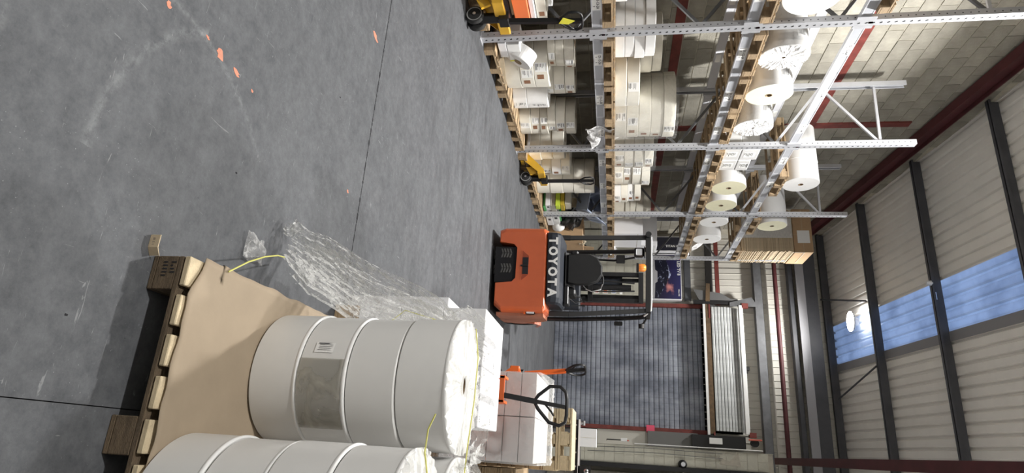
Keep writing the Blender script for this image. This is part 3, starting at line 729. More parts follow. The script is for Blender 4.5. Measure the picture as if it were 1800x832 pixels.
# first level, left bay to the edge
z0 = BT[0]+.145
vstack(-5.05, 5.35, z0, .36, [.13,.13,.13], 'short white stack left of the first full upright', 'flat white reels', (white_end,), False)
vstack(-5.02, 6.36, z0, .36, [.115,.115,.125,.12], 'stack of thin white reels behind the first full upright', 'flat white reels', (white_end,), False)
z1 = vstack(-5.0, 7.35, z0, .40, [.16], 'wide flat cream reel beside the thin white reels, first beam level', 'flat cream reels', (cream,), False)
vstack(-5.0, 7.35, z1, .39, [.17], 'cream reel resting on the wide flat one, first beam level', 'flat cream reels', (cream,), True)
vstack(-5.42, 7.2, z1, .40, [.17,.16,.13], 'shadowed stack at the back between white and film-wrapped reels', 'shadowed grey reels', (creamd,), False)  # shade at the back put into a greyer wrap colour
vstack(-5.05, 8.2, z0, .48, [.17,.175,.175,.175,.17], 'big film-wrapped stack left of the second upright', 'large labelled reels', (cream,), True, .004)
vstack(-5.05, 9.38, z0, .42, [.16,.16,.16,.15], 'wrapped stack just right of the second upright, first beams', 'labelled reels second bay', (cream,))
vstack(-5.08, 10.2, z0, .40, [.15,.16,.16,.15], 'wrapped stack in the middle of the second bay, first beams', 'labelled reels second bay', (cream,))
vstack(-5.0, 10.95, z0, .34, [.12,.13,.12,.12], 'small stepped stack near the third upright, first beams', 'labelled reels second bay', (white_end, cream))
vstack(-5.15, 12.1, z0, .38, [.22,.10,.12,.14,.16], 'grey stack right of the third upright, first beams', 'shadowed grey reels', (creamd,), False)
# second level, lying reels
hreel(5.50, 3.60, .30, .95, 'large white reel end cut by the picture edge, second beams', white_end)
hreel(6.53, 3.565, .28, 1.0, 'reel wrapped in clear crumpled film, beside the first full upright', white_end, wrap=True, yaw=.12)
hreel(7.36, 3.585, .295, 1.0, 'reel with a cream end, second from the first upright', yaw=.10)
hreel(8.20, 3.555, .265, 1.0, 'film-wrapped reel just left of the second upright', white_end, wrap=True, yaw=.10)
hreel(10.34, 3.58, .295, 1.0, 'nearer cream-ended reel of the second bay, second beams')
hreel(11.14, 3.575, .285, 1.0, 'farther cream-ended reel of the second bay, left of the third upright')
hreel(12.02, 3.575, .28, 1.0, 'white-ended reel right of the third upright, second beams', white_end, lab=False)
hreel(13.05, 3.58, .295, 1.0, 'white-ended reel beside the heap of film, second beams', white_end, lab=False)
hreel(10.20, 4.74, .295, 1.05, 'long white reel with two bands on the top beams', white_end, bands=(-.38,-.72), lab=False)
hreel(12.22, 4.735, .285, 1.05, 'plain pale reel on the top beams before the cardboard', yellow_end, lab=False)
# white packs on second level
for j, (y, zz, sy, sz) in enumerate(((9.08,0,.38,.26),(9.47,0,.36,.26),(9.1,.265,.36,.27),(9.48,.265,.36,.2))):
    t = thing('paper_pack', ['nearer lower','farther lower','nearer upper','farther upper'][j]+' white paper pack, beside the second upright on the second beams', 'paper pack', (-4.95, y, BT[1]+.145+zz), 0, 'white packs')
    MB().box(-.42,.30,-sy/2,sy/2,0,sz,ch=.012).build('wrapper', paper_w, t)
    l_ = MB().box(.30,.302,-.08,.08,.05,sz-.05).build('label', white_m, t); q = MB()
    for k in range(6): q.box(.302,.3028,-.06,random.uniform(-.01,.06),.06+k*.022,.068+k*.022)
    q.build('print', ink, l_)
# packs between: wrapped carton behind film reel on second level (grey, low)
t = thing('paper_pack', 'grey labelled pack low behind the film-wrapped reel', 'paper pack', (-5.2, 8.62, BT[1]+.145)); MB().box(-.3,.3,-.1,.1,0,.35,ch=.01).build('wrapper', creamd, t)
# folded film heap at rack end
def crumple(fn, nu, nv, amp, fr, seed=0):
    def g(u, v):
        p = Vector(fn(u, v)); q = p*fr+Vector((seed*7.3, seed, 0))
        return p+Vector((noise.noise(q), noise.noise(q+Vector((31,0,0))), noise.noise(q+Vector((0,57,0)))))*amp
    return g
h = MB().grid(crumple(lambda u,v: (-4.62-.5*u, 13.55+.85*v, BT[1]+.16+.45*math.sin(PI*u)**.5*(1-v)**1.2*math.sin(PI*min(1,v*3+.2))+.02), 26, 26, .07, 6), 26, 26, False).build('film_heap', film_d)
tag(h, 'heap of crumpled white film at the far end of the second beams', 'plastic film')
h = MB().grid(crumple(lambda u,v: (-4.60+.03*math.sin(9*v)-.25*u*v, 8.05+.68*u, 1.16+.42*v+.08*u), 30, 30, .07, 7, 2), 22, 22, False).build('film_drape', film_d)
tag(h, 'crumpled loose film hanging over the first beam left of the second upright', 'plastic film')
h = MB().grid(lambda u,v: Vector((-5.05+.505*math.cos(-2.0+2.5*u)+.012*noise.noise((u*9,v*9,1)), 8.2+.50*math.sin(-2.0+2.5*u)+.012*noise.noise((u*9,v*9,5)), z0+.0+.90*v)), 50, 20, True).build('film_wrap', film_l)
tag(h, 'clear film wound around the big labelled reels left of the second upright', 'plastic film')
h = MB().grid(crumple(lambda u,v: (-5.0+.43*math.cos(-2.2+2.6*u), 9.38+.44*math.sin(-2.2+2.6*u), z0+.67*v), 40, 16, .02, 8, 3), 40, 16, True).build('film_wrap', film_l)
tag(h, 'clear film wound around the labelled reels right of the second upright', 'plastic film')
# big white carton pair behind forklift
for (y, sy, sz, zz, l_) in ((13.35,.95,.62,0,'big white carton on the first beams behind the forklift guard'), (13.9,.5,.36,.62,'smaller white carton on top of the big one near the television cartons')):
    t = thing('carton', l_, 'carton', (-5.1,y,z0+zz)); MB().box(-.45,.42,-sy/2,sy/2,0,sz,ch=.006).build('body', cart_w, t); MB().box(.42,.4212,-sy/2+.02,sy/2-.02,sz*.82,sz*.84).build('flap_line', creamd, t)
# cardboard pile on top level
zc = BT[2]+.145; NB = 30
cs = MB().box(-.5,.5,-.42,.42,0,.012,ch=.002).mesh('flat_carton', card_pale)
t = thing('cardboard_pile', 'tall pile of flat brown cartons on the top beams at the rack end', 'cardboard pile', (-5.12,14.22,zc))
for k in range(62):
    o = inst('flat_carton', cs, t, (random.uniform(-.012,.012), random.uniform(-.01,.01), k*.0182)); o.scale = (1,1,1.42)
MB().box(-.30,.18,-.434,-.430,.03,1.11).build('paper_band', mat('milky_wrap', (.70,.68,.64), .5, var=.35, scale=14, stretch=(1,1,9)), t)
t = thing('carton', 'large brown carton with a white sheet label on top of the flat cartons', 'carton', (-5.12,14.22,zc+62*.0182+.004))
MB().box(-.52,.52,-.44,.44,0,.40,ch=.01).build('body', card_m, t); MB().box(.1,.104,-.4405,-.4402,0,.4).box(-.51,.52,-.442,-.4405,.19,.2).build('seam', card_pale, t)
MB().box(.0,.30,-.443,-.4402,.08,.34).build('label', white_m, t)
MB().tube([(.53,-.44,-.05),(.53,-.44,.2),(.53,.3,.2)], .004, n=6).build('strap', white_m, t)

# ground level stacks in the rack
g0 = .146
random.seed(21)
vstack(-5.0, 6.95, g0, .34, [.2,.185,.19], 'cream stack on the floor beside the tilted reel, first bay', 'floor reels first bay', (cream,), True, .01)
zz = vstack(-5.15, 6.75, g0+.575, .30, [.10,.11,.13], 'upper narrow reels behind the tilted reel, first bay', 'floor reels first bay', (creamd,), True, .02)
vstack(-4.93, 7.58, g0, .22, [.20,.30], 'bright white pair standing in the middle of the first bay floor', 'white pair', (white_end,), True, .0)
vstack(-5.2, 7.5, g0+.45, .30, [.13,.16,.14], 'cream packs behind the bright white pair', 'floor reels first bay', (cream,), True, .02)
vstack(-4.98, 8.28, g0, .27, [.17,.14,.12,.12,.15,.15], 'uneven labelled stack left of the second upright', 'floor reels before the second upright', (cream, cream, creamd), True, .03)
vstack(-5.2, 8.6, g0, .25, [.22,.2,.2,.2], 'half hidden stack right behind the second upright', 'hidden floor reels', (cream,), True, .03)
vstack(-5.1, 9.35, g0, .33, [.2,.2,.2], 'cream stack behind the farther yellow pallet truck', 'floor reels second bay', (cream,), False, .02)
vstack(-5.05, 9.95, g0, .28, [.16,.17,.17,.16], 'labelled stack behind the handle of the farther yellow truck', 'floor reels second bay', (white_end, cream), True, .02)
vstack(-5.0, 10.55, g0, .33, [.25,.24,.2,.2,.18], 'tall wrapped stack right of the farther yellow truck', 'tall floor reels', (cream,), False, .006)
# tilted reel
t = thing('paper_reel', 'small white reel lying tilted at the foot of the first bay', 'paper reel', (-4.72,6.42,.42)); t.rotation_euler = (.35,.5,.2)
MB().lathe([(.05,-.09),(.17,-.09),(.175,-.08),(.175,.08),(.17,.09),(.05,.09),(.05,-.09)], axis='X', n=36, smooth=False).build('wrap', white_end, t)
MB().cyl((-.1,0,0),(.1,0,0),.05,n=16).build('core', core_m, t)
t = thing('carton_flap', 'torn cardboard lip hanging off the floor pallet by the first upright', 'cardboard', (-4.60,6.6,.12))
MB().prism([(-.3,.1),(.35,.03),(.3,-.0),(.15,-.07),(.1,.0),(-.05,-.06),(-.3,.05)], 'X', -.01, 0).build('sheet', card_pale, t)
for k, (y, z_, sy, sz, mt_, l_) in enumerate(((6.22,.17,.28,.10,cart_w,'bluish white small carton at the foot of the first upright'), (6.28,.275,.34,.16,white_end,'white paper bundle above the small carton by the first upright'))):
    t = thing('paper_pack', l_, 'paper pack', (-4.78,y,z_)); MB().box(-.18,.12,-sy/2,sy/2,0,sz,ch=.006).build('wrapper', mt_, t)
    MB().box(.12,.124,sy/2-.03,sy/2-.01,0,sz).build('edge_tape', yel2 if k else white_m, t)
# first (cut) bay on the floor
cfg = [(-4.85,5.55,g0,.5,.10,redcard,'dark red carton behind the nearer yellow pallet truck'), (-4.85,5.55,g0+.10,.5,.16,blkcard,'black carton behind the nearer yellow pallet truck'), (-4.9,5.5,g0+.26,.56,.05,creamd,'grey flat pack under the orange card'),
       (-4.82,5.55,g0+.31,.50,.17,orangecard,'bright orange card pack at the upper picture edge'), (-4.86,5.60,g0+.485,.52,.06,cart_w,'white flat pack lying on the orange card'), (-4.90,5.62,g0+.55,.50,.12,cream,'cream labelled pack above the white flat pack')]
for (x,y,z,s,hh,mt_,l_) in cfg:
    t = thing('paper_pack', l_, 'paper pack', (x,y,z)); MB().box(-.3,.16,-s/2,s/2-.1,0,hh-.004,ch=.005).build('wrapper', mt_, t)
    if mt_ is cream: MB().box(.16,.162,.03,.10,.03,.09).build('tape_tag', tagbrown, t)
vstack(-5.15, 5.72, g0+.25, .21, [.17,.15,.14], 'white and cream packs right behind the black pump', 'cut bay reels', (white_end, cream), True, .01)
# bay 2/3 small packs near third upright
ex = [(-4.85,11.55,.16,.05,.30,green,'dark green strip pack beside the third upright'),(-4.86,11.5,.21,.10,.34,cart_w,'white box above the green strip by the third upright'),(-4.85,11.5,.315,.10,.34,creamd,'grey box with white tags by the third upright'),
      (-4.83,11.38,.42,.09,.2,lime,'lime green card box by the third upright'),(-4.85,11.45,.515,.08,.3,mat('ochre_card',(.45,.33,.03),.6),'ochre card box above the lime one'),(-4.9,11.5,.60,.12,.3,creamd,'grey pack on top by the third upright'),
      (-4.85,12.2,.16,.13,.5,cart_w,'long white carton low beside the forklift body'),(-4.86,12.15,.295,.14,.5,white_end,'white carton stacked beside the forklift body'),(-4.88,12.1,.44,.03,.36,green,'thin green pack on the white carton')]
for (x,y,z,hh,s,mt_,l_) in ex:
    t = thing('carton', l_, 'carton', (x,y,z)); MB().box(-.25,.14,-s/2,s/2,0,hh-.004,ch=.004).build('body', mt_, t)
    if mt_ in (cart_w, white_end): MB().box(.14,.142,-s*.3,-s*.1,hh*.3,hh*.7).build('label', ink, t)
# leaning board, black bag, tub
t = thing('board', 'narrow pale board leaning behind the third upright', 'board', (-4.95,11.7,.6)); t.rotation_euler = (-.35,0,0); MB().box(-.1,.1,-.012,.012,0,.30).build('plank', wood_pale, t)
t = thing('plastic_tub', 'grey blue plastic tub tilted on its side behind the third upright', 'tub', (-4.98,12.0,.98)); t.rotation_euler = (.5,.15,0)
tb = MB()
for (z_, a, b2) in ((0,.0,0),): pass
def tubm(m_):
    lo, hi, hh = (.22,.32), (.29,.42), .36
    V = [(sx*lo[0],sy*lo[1],0) for sx,sy in ((-1,-1),(1,-1),(1,1),(-1,1))]+[(sx*hi[0],sy*hi[1],hh) for sx,sy in ((-1,-1),(1,-1),(1,1),(-1,1))]
    V += [(x*.93,y*.95,.02) for x,y,_ in V[:4]]+[(x*.94,y*.96,hh) for x,y,_ in V[4:8]]
    m_.add(V, [(3,2,1,0),(0,1,5,4),(1,2,6,5),(2,3,7,6),(3,0,4,7),(4,5,13,12),(5,6,14,13),(6,7,15,14),(7,4,12,15),(9,8,12,13),(10,9,13,14),(11,10,14,15),(8,11,15,12),(8,9,10,11)])
    return m_
tubm(MB()).build('shell', crate_m, t)
MB().box(-.31,.31,-.44,-.42,.33,.37).box(-.31,.31,.42,.44,.33,.37).box(.29,.31,-.44,.44,.33,.37).box(-.31,-.29,-.44,.44,.33,.37).build('rim', crate_m, t)
for y in (-.2,0,.2): MB().bar((.235,y,.04),(.29,y,.32),.012,.012).build('rib', crate_m, t)
def blob(c, r, amp, fr, seed, nu=28, nv=16):
    def g(u, v):
        a, b2 = 2*PI*u, PI*v; d = Vector((math.cos(a)*math.sin(b2), math.sin(a)*math.sin(b2), math.cos(b2)))
        k = 1+amp*noise.noise(d*fr+Vector((seed,0,0)))+amp*.5*noise.noise(d*fr*2.3+Vector((0,seed,0)))
        return Vector(c)+Vector((d.x*r[0], d.y*r[1], d.z*r[2]))*k
    return MB().grid(g, nu, nv, False)
tag(blob((-4.95,12.45,.62), (.26,.38,.24), .5, 2.2, 3).build('rubbish_bag', blackm), 'shiny black rubbish bag beside the tub behind the forklift', 'bag')
t = thing('safety_helmet', 'white rounded shell lying beside the black bag', 'helmet', (-4.75,12.55,.38)); t.rotation_euler = (.6,.9,0)
MB().lathe([(.13,0),(.125,.06),(.10,.11),(.05,.145),(0,.15)], n=28).build('shell', white_end, t); MB().lathe([(.12,.0),(.155,-.005),(.12,.004)], n=28).build('brim', white_end, t)
t = thing('carton', 'open brown carton behind the forklift seat', 'carton', (-4.75,13.1,.15)); 
MB().box(-.3,.3,-.4,.4,0,.75,ch=.008).build('body', card_m, t); MB().prism([(.02,.75),(.4,.75),(.52,.98),(.1,.98)], 'X', .28, .29).build('flap', card_m, t)
tag(blob((-4.55,12.95,.86), (.1,.2,.08), .7, 4, 9).build('rag', rag), 'crumpled beige rag lying on the open brown carton', 'cloth')
tag(blob((-4.7,13.9,1.5), (.12,.3,.12), .7, 4, 4).build('crumpled_film', film_d), 'crumpled film at the far end of the first beams', 'plastic film')

# television cartons on the low block wall
t = thing('television_carton', 'flat carton printed with a purple snowy mountain night scene', 'carton', (0,0,0))
tvx0, tvx1, tvz0, tvz1, tvy = -5.32, -4.04, 2.56, 3.36, 16.22
MB().box(tvx0, tvx1, tvy, tvy+.18, tvz0, tvz1, ch=.004).build('body', cart_w, t)
MB().box(tvx0+.03, tvx1-.03, tvy-.003, tvy-.0005, tvz0+.03, tvz1-.015).build('picture', tv_m, t)
MB().prism([(tvx0+.04,tvz0+.04),(tvx1-.04,tvz0+.04),(tvx1-.04,tvz0+.10),(tvx1-.45,tvz0+.12),(tvx1-.5,tvz0+.18),(tvx0+.5,tvz0+.18),(tvx0+.45,tvz0+.12),(tvx0+.04,tvz0+.10)], 'Y', tvy-.006, tvy-.003).build('stand_print', mat('silver_print',(.35,.35,.37),.4), t)
text('lettering', 'LED TV 8', .10, white_m, t, basis((tvx0+.40, tvy-.006, tvz1-.07), (1,0,0), (0,0,1)), bold=.003)
text('lettering', 'Ultra HD', .05, white_m, t, basis((tvx1-.2, tvy-.006, tvz1-.07), (1,0,0), (0,0,1)), bold=.001)
t = thing('television_carton', 'black printed carton standing behind the end of the rack', 'carton', (0,0,0))
MB().box(-5.78, -5.36, 16.10, 16.40, 2.56, 3.38, ch=.004).build('body', cart_w, t); MB().box(-5.76,-5.38,16.095,16.0995,2.6,3.35).build('printed_face', blkcard, t)
text('lettering', 'TITAN 8', .09, white_m, t, basis((-5.5, 16.093, 3.12), (0,0,1), (-1,0,0)), bold=.002)

# ================================================================== NEAR PALLET WITH REELS
near = pallet(.03, 2.34, 0, 1.20, 1.02, 'old wooden pallet in the foreground carrying the large paper reels', wood_old, nb=9, end_mt=wood_pale)
# kraft sheet with a lifted left edge
def sheet(u, v):
    x = -.585+1.21*u; y = 1.85+1.0*v
    if v < .15 and u < .12: y += .05*(1-u/.12)
    z = .151+.004*noise.noise((x*5,y*5,0)) + (.035*max(0,1-u/.14)**2*max(0,(v-.25))*1.2) - .0*(v)
    if v < .1: z += .012*abs(noise.noise((u*7,1,2)))
    y += .012*noise.noise((u*14,0,0)) if v < .01 else 0
    return Vector((x+ (.012*noise.noise((v*9,4,0)) if u < .01 else 0), y, z))
ks = MB().grid(sheet, 50, 40).build('kraft_sheet', kraft); sol = ks.modifiers.new('s', 'SOLIDIFY'); sol.thickness = .003; sol.offset = 1
tag(ks, 'brown kraft card sheet spread on the foreground pallet under the reels', 'card sheet')
NR = .274; zA = .158
hs = (.203,.205,.203,.206)
desc = {'A': 'large grey white reel, {} of the foreground pallet\'s left stack', 'B': 'large grey white reel, {} of the stack at the bottom picture edge', 'C': 'large reel, {} of the half hidden stack behind the edge one'}
NRm = paper_roll
for key, (cx, cy) in {'A': (-.245,2.575), 'B': (.283,2.06), 'C': (.315,2.62)}.items():
    z = zA
    offs = {'A': [(0,0),(.004,.0),(.006,.003),(-.003,.006)], 'B': [(0,0),(.005,.004),(.0,0),(.003,.0)], 'C': [(0,0)]*4}[key]
    for i, h in enumerate(hs):
        t = thing('paper_reel', desc[key].format(['lowest','second lowest','second highest','topmost'][i]), 'paper reel', (cx+offs[i][0], cy+offs[i][1], z), .0, 'large reels on the foreground pallet')
        c = .005; r = NR
        MB().lathe([(.05,0),(r-c,0)], n=96, smooth=False).lathe([(r-c,0),(r,c)], n=96).lathe([(r,c),(r,h-.003-c)], n=96).lathe([(r,h-.003-c),(r-c,h-.003)], n=96).lathe([(r-c,h-.003),(.042,h-.003)], n=96, smooth=False).build('wrap', NRm, t)
        MB().lathe([(r+.0008,h-.016),(r+.0035,h-.010),(r+.0035,h-.004),(r-.004,h-.0005)], n=96).build('rim_fold', white_end, t) if not (key == 'A' and i == 2) else None
        MB().lathe([(.042,h-.003),(.042,h-.15),(.0,h-.15)], n=24).build('core', core_m, t)
        if key == 'A' and i == 1:
            a = math.radians(-106)
            l_ = MB().grid(lambda u,v: Vector(((r+.003)*math.cos(a-.19+.16*u), (r+.003)*math.sin(a-.19+.16*u), .052+.08*v)), 5, 1).build('label', white_end, t)
            # text block turned with the reel: lines run up the reel
            p = MB()
            for k in range(5):
                zz = .060+random.uniform(0,.008); b0 = a-.185+.028*k
                p.grid(lambda u,v: Vector(((r+.0045)*math.cos(b0+.010*u*(1.6 if k == 0 else .7)), (r+.0045)*math.sin(b0+.010*u*(1.6 if k == 0 else .7)), zz+random.choice((.055,.06,.045))*v)), 2, 1)
            p.build('print', ink, l_)
            MB().grid(lambda u,v: Vector(((r+.003)*math.cos(a+.06+1.05*u), (r+.003)*math.sin(a+.06+1.05*u), .003+.185*v+.004*noise.noise((u*8,v*3,0)))), 40, 4).build('film_patch', film_b, t)
        z += h
zT = zA+sum(hs)
# pleated film over the tops
def pleat(cx, cy, seed, label):
    def g(u, v):
        a = 2*PI*u; rr = NR*(.16+.85*v); n_ = 1.3*noise.noise((a*11, v*1.5, seed))+.6*noise.noise((a*23, v*2, seed+4))
        return Vector((cx+rr*math.cos(a), cy+rr*math.sin(a), zT+.006+.014*n_*(v)+.004-.004*v**8))
    o = MB().grid(g, 180, 9, False).build('pleated_film', film_t); tag(o, label, 'plastic film')
pleat(-.245, 2.575, 1, 'pleated clear film gathered over the top of the front left reel stack')
pleat(.283, 2.06, 5, 'pleated clear film over the top of the right front reel stack')
pleat(.315, 2.62, 9, 'pleated clear film over the top of the half hidden rear reel stack')
# loose film pulled out to the left, falling from the reel tops to the floor
def sweep(u, v):
    # u: 0 at reel tops .. 1 at floor tip ; v: across (0 = reel side, 1 = outer edge)
    inner = [Vector((-.50,2.78,.985)), Vector((-.535,2.70,.72)), Vector((-.545,2.64,.42)), Vector((-.66,2.55,.20)), Vector((-.80,2.53,.05))]
    outer = [Vector((-.42,2.95,1.02)), Vector((-.66,2.72,.80)), Vector((-.80,2.66,.46)), Vector((-.93,2.62,.22)), Vector((-.98,2.60,.03))]
    def sp(P, t):
        t *= len(P)-1; i = min(int(t), len(P)-2); f = t-i; return P[i].lerp(P[i+1], f)
    p = sp(inner, u).lerp(sp(outer, u), v)
    p.y += .05*math.sin(v*PI)*1.0
    p += Vector((.016,.03,.012))*noise.noise((u*4+v*2, v*7, 2))+Vector((.010,.016,.010))*noise.noise((u*17,v*15,7))+Vector((.004,.007,.004))*noise.noise((u*40,v*34,17))
    return p
o = MB().grid(sweep, 110, 44, False).build('loose_film', film); tag(o, 'clear stretch film pulled off the reels and trailing left down to the floor', 'plastic film')
def sweep2(u, v):
    p = sweep(u*.9, v*.9)+Vector((.025,.05,-.02)); return p+Vector((.012,.012,.01))*noise.noise((u*16+3, v*12, 12))
o = MB().grid(sweep2, 70, 30, False).build('loose_film', film); tag(o, 'second layer of the clear film trailing left of the reels', 'plastic film')
def skirt(u, v):        # film bunched along the far rim of the tops
    a = math.radians(165-200*u); c = Vector((-.245,2.575,0)) if u < .62 else Vector((.315,2.62,0))
    if u < .62: a = math.radians(185-190*u/.62)
    else: a = math.radians(130-140*(u-.62)/.38)
    rr = NR+.005+.055*math.sin(v*PI)
    p = Vector((c.x+rr*math.cos(a), c.y+rr*math.sin(a), zT-.12+.20*v))
    return p+Vector((.022,.022,.022))*noise.noise((u*30, v*5, 3))+Vector((.012,.012,.012))*noise.noise((u*70,v*16,6))
o = MB().grid(skirt, 150, 22, False).build('bunched_film', film); tag(o, 'crinkled film bunched along the rear rim of the reel tops', 'plastic film')
o = MB().grid(crumple(lambda u,v: (-.84+.12*u, 2.30+.16*v, .012+.035*math.sin(PI*u)*math.sin(PI*v)), 20, 20, .022, 16, 5), 20, 20, False).build('film_scrap', film); tag(o, 'crumpled scrap of clear film on the floor left of the kraft sheet', 'plastic film')
tip = MB().grid(lambda u,v: Vector((-.93-.05*u+.02*math.sin(6*v), 2.58+.02*noise.noise((u*4,v*8,0)), .01+.14*v*(1-.5*u))), 8, 14, False)
o = tip.build('film_tail', film); tag(o, 'thin upright tail at the floor end of the loose film', 'plastic film')
# straps
o = MB().tube([(-.57,2.02,.165),(-.64,2.12,.17),(-.70,2.24,.16),(-.75,2.38,.13),(-.78,2.50,.09)], .0035, n=6).build('strap', yelstr); tag(o, 'thin yellow green strap running from the kraft sheet to the film tail', 'strap')
o = MB().tube([(-.10,2.02,zT+.05),(-.05,2.02,zT+.03),(.02,2.06,zT+.015),(.12,2.12,zT+.02),(.3,2.2,zT+.02)], .0028, n=6).build('strap', yelstr); tag(o, 'yellow strap end sticking out over the right front reels', 'strap')
o = MB().tube([(-.51,2.68,zT+.01),(-.38,2.66,zT+.035),(-.2,2.63,zT+.04),(-.02,2.60,zT+.035),(.1,2.60,zT+.03)], .0028, n=6).build('strap', yelstr); tag(o, 'yellow strap lying across the far edge of the front left reel top', 'strap')
o = MB().tube([(-.53,2.72,.55),(-.60,2.74,.62),(-.56,2.76,.78),(-.50,2.80,.92)], .0026, n=6).build('strap', yelstr); tag(o, 'yellow strap seen through the loose film left of the reels', 'strap')
# folded bit of card at the pallet corner
t = thing('card_scrap', 'small folded brown card scrap with black print at the pallet corner', 'card scrap', (-.590,1.80,.021), .15)
MB().prism([(-.045,-.005),(.0,-.012),(.028,.0),(.028,.003),(.0,-.008),(-.045,-.001)], 'Z', -.02, .018).build('fold', card_pale, t)
text('print', 'EI 5.1', .012, ink, t, basis((-.02,-.014,.0), (1,-.15,0), (0,0,1)), ext=.0002)
# dark stencil marks on the pallet's corner block (illegible in the picture)
q = MB(); random.seed(5)
for k in range(9):
    xx = -.55+.012*(k % 5); zz2 = .045+.03*(k//5); q.box(xx, xx+.005, 1.8285, 1.8295, zz2, zz2+random.uniform(.008,.02))
q.build('stencil_mark', slot_m, None)
so = bpy.data.objects['stencil_mark']; so.parent = near; so.matrix_parent_inverse = near.matrix_basis.inverted()
MB().box(-.605,-.595,.0,.03,.015,.03).build('splinter', wood_pale, near)

# ================================================================== WHITE CARTONS BEHIND
pallet(-.42, 3.57, 0, .64, .58, 'wooden pallet hidden below the white cartons behind the reels', wood_m)
ctm = MB().box(-.158,.158,-.14,.14,0,.248,ch=.004).mesh('body', cart_w)
tpm = MB().box(-.02,.02,-.141,.141,.2483,.2488).mesh('tape', mat('carton_tape', (.62,.62,.64), .3))
for lv in range(3):
    for ix in range(2):
        for iy in range(2):
            l_ = f'white carton behind the reels, {["bottom","middle","top"][lv]} layer, {["left","right"][ix]} {["front","rear"][iy]}'
            t = thing('carton', l_, 'carton', (-.585+ix*.32, 3.43+iy*.285, .148+lv*.25), 0, 'white cartons behind the reels')
            inst('body', ctm, t); tp = inst('tape', tpm, t)
            if lv == 2:
                for k in range(3): MB().box(.10+k*.012,.106+k*.012,-.11,-.10,.2485,.2492).build('print_mark', ink, t)
t = thing('carton', 'single white carton standing lower at the left of the white stack', 'carton', (-.80,3.62,0)); MB().box(-.05,.09,-.14,.16,0,.62,ch=.004).build('body', cart_w, t)

# ================================================================== GREY WRAPPED CARTONS
pallet(-.29, 5.85, 0, .80, 1.1, 'wooden pallet under the grey wrapped cartons', wood_m)
g = MB().box(-.122,.122,-.27,.27,0,.131,ch=.004).mesh('body', cart_g)
for lv in range(6):
    nx = 2
    gm = PM.setdefault('gc', MB().box(-.182,.182,-.262,.262,0,.131,ch=.004).mesh('body', cart_g))
    for ix in range(2):
        for iy in range(2):
            t = thing('carton', f'{["left","right"][ix]} {["front","rear"][iy]} grey carton in the {ordn(lv)} layer of the wrapped stack', 'carton', (-.465+ix*.37, 5.57+iy*.53, .148+lv*.135), 0, 'grey wrapped cartons')
            inst('body', gm, t)
def wrapf(u, v):
    P = [(-.655,6.37),(-.655,5.295),(.10,5.295),(.10,6.37)]; t = u*3; i = min(int(t),2); f = t-i
    x = P[i][0]+(P[i+1][0]-P[i][0])*f; y = P[i][1]+(P[i+1][1]-P[i][1])*f
    n_ = noise.noise((u*40, v*3, 1)); return Vector((x+.006*n_, y-.006*abs(n_), .14+.84*v))
o = MB().grid(wrapf, 120, 12, True).build('film_wrap', film_l); tag(o, 'clear film wound around the grey cartons', 'plastic film')
o = MB().grid(lambda u,v: Vector((-.655+.755*u, 5.29+1.1*v, .985+.02*abs(noise.noise((u*14,v*3,0)))+.012*noise.noise((u*30,v*12,2))+.05*math.sin(PI*v))), 60, 40, False).build('film_cover', film)
tag(o, 'crinkled clear film folded over the top of the grey cartons', 'plastic film')
# ================================================================== PALLET STACKS AND BENCH AT THE RIGHT
for k in range(8): pallet(-.15+random.uniform(-.01,.01), 7.0, k*.148, .62, .62, f'{ordn(k)} pallet from the floor of the stack behind the grey cartons', wood_pale if k > 5 else wood_m, rz=PI/2, group='pallet stack behind the grey cartons')
for k in range(5): pallet(.60, 6.3+random.uniform(-.01,.01), k*.148, .9, .9, f'{ordn(k)} pallet from the floor of the stack at the right picture edge', wood_m, group='pallet stack at the right edge')
bn = thing('steel_bench', 'black steel bench frame with bolts behind the pallet stack', 'bench', (-.1,8.75,0))
MB().box(-.35,.55,-.3,.3,1.10,1.155,ch=.004).build('top_rail', blackm, bn)
MB().box(-.355,.55,-.31,-.30,1.15,1.175).build('front_trim', whitesteel, bn)
for x in (-.32,.5):
    for y in (-.26,.26): MB().box(x-.03,x+.03,y-.03,y+.03,0,1.10).build('leg', blackm, bn)
MB().box(.22,.36,-.31,-.29,1.155,1.32).build('bracket_plate', blackm, bn); MB().lathe([(.012,-.325),(.03,-.325),(.03,-.31)], o=(.28,0,1.26), axis='Y', n=20).build('eye_bolt', chrome, bn)
for k in range(5): MB().cyl((-.28+k*.17,-.305,1.12),(-.28+k*.17,-.32,1.12),.012,n=10).build('bolt', chrome, bn)
t = thing('paper_box', 'plain white box standing on the black steel bench', 'box', (-.235,8.67,1.157)); MB().box(-.115,.115,-.1,.1,0,.225,ch=.003).build('body', paper_w, t); MB().box(-.002,.002,-.102,-.1,0,.225).build('fold_line', creamd, t)
t = thing('small_valve', 'small grey valve on the bench left of the white box', 'valve', (-.42,8.65,1.157)); MB().cyl((0,0,0),(0,0,.05),.02,n=12).build('stem', chrome, t); MB().cyl((-.03,0,.05),(.03,0,.05),.02,n=12).build('head', wheelgrey, t)

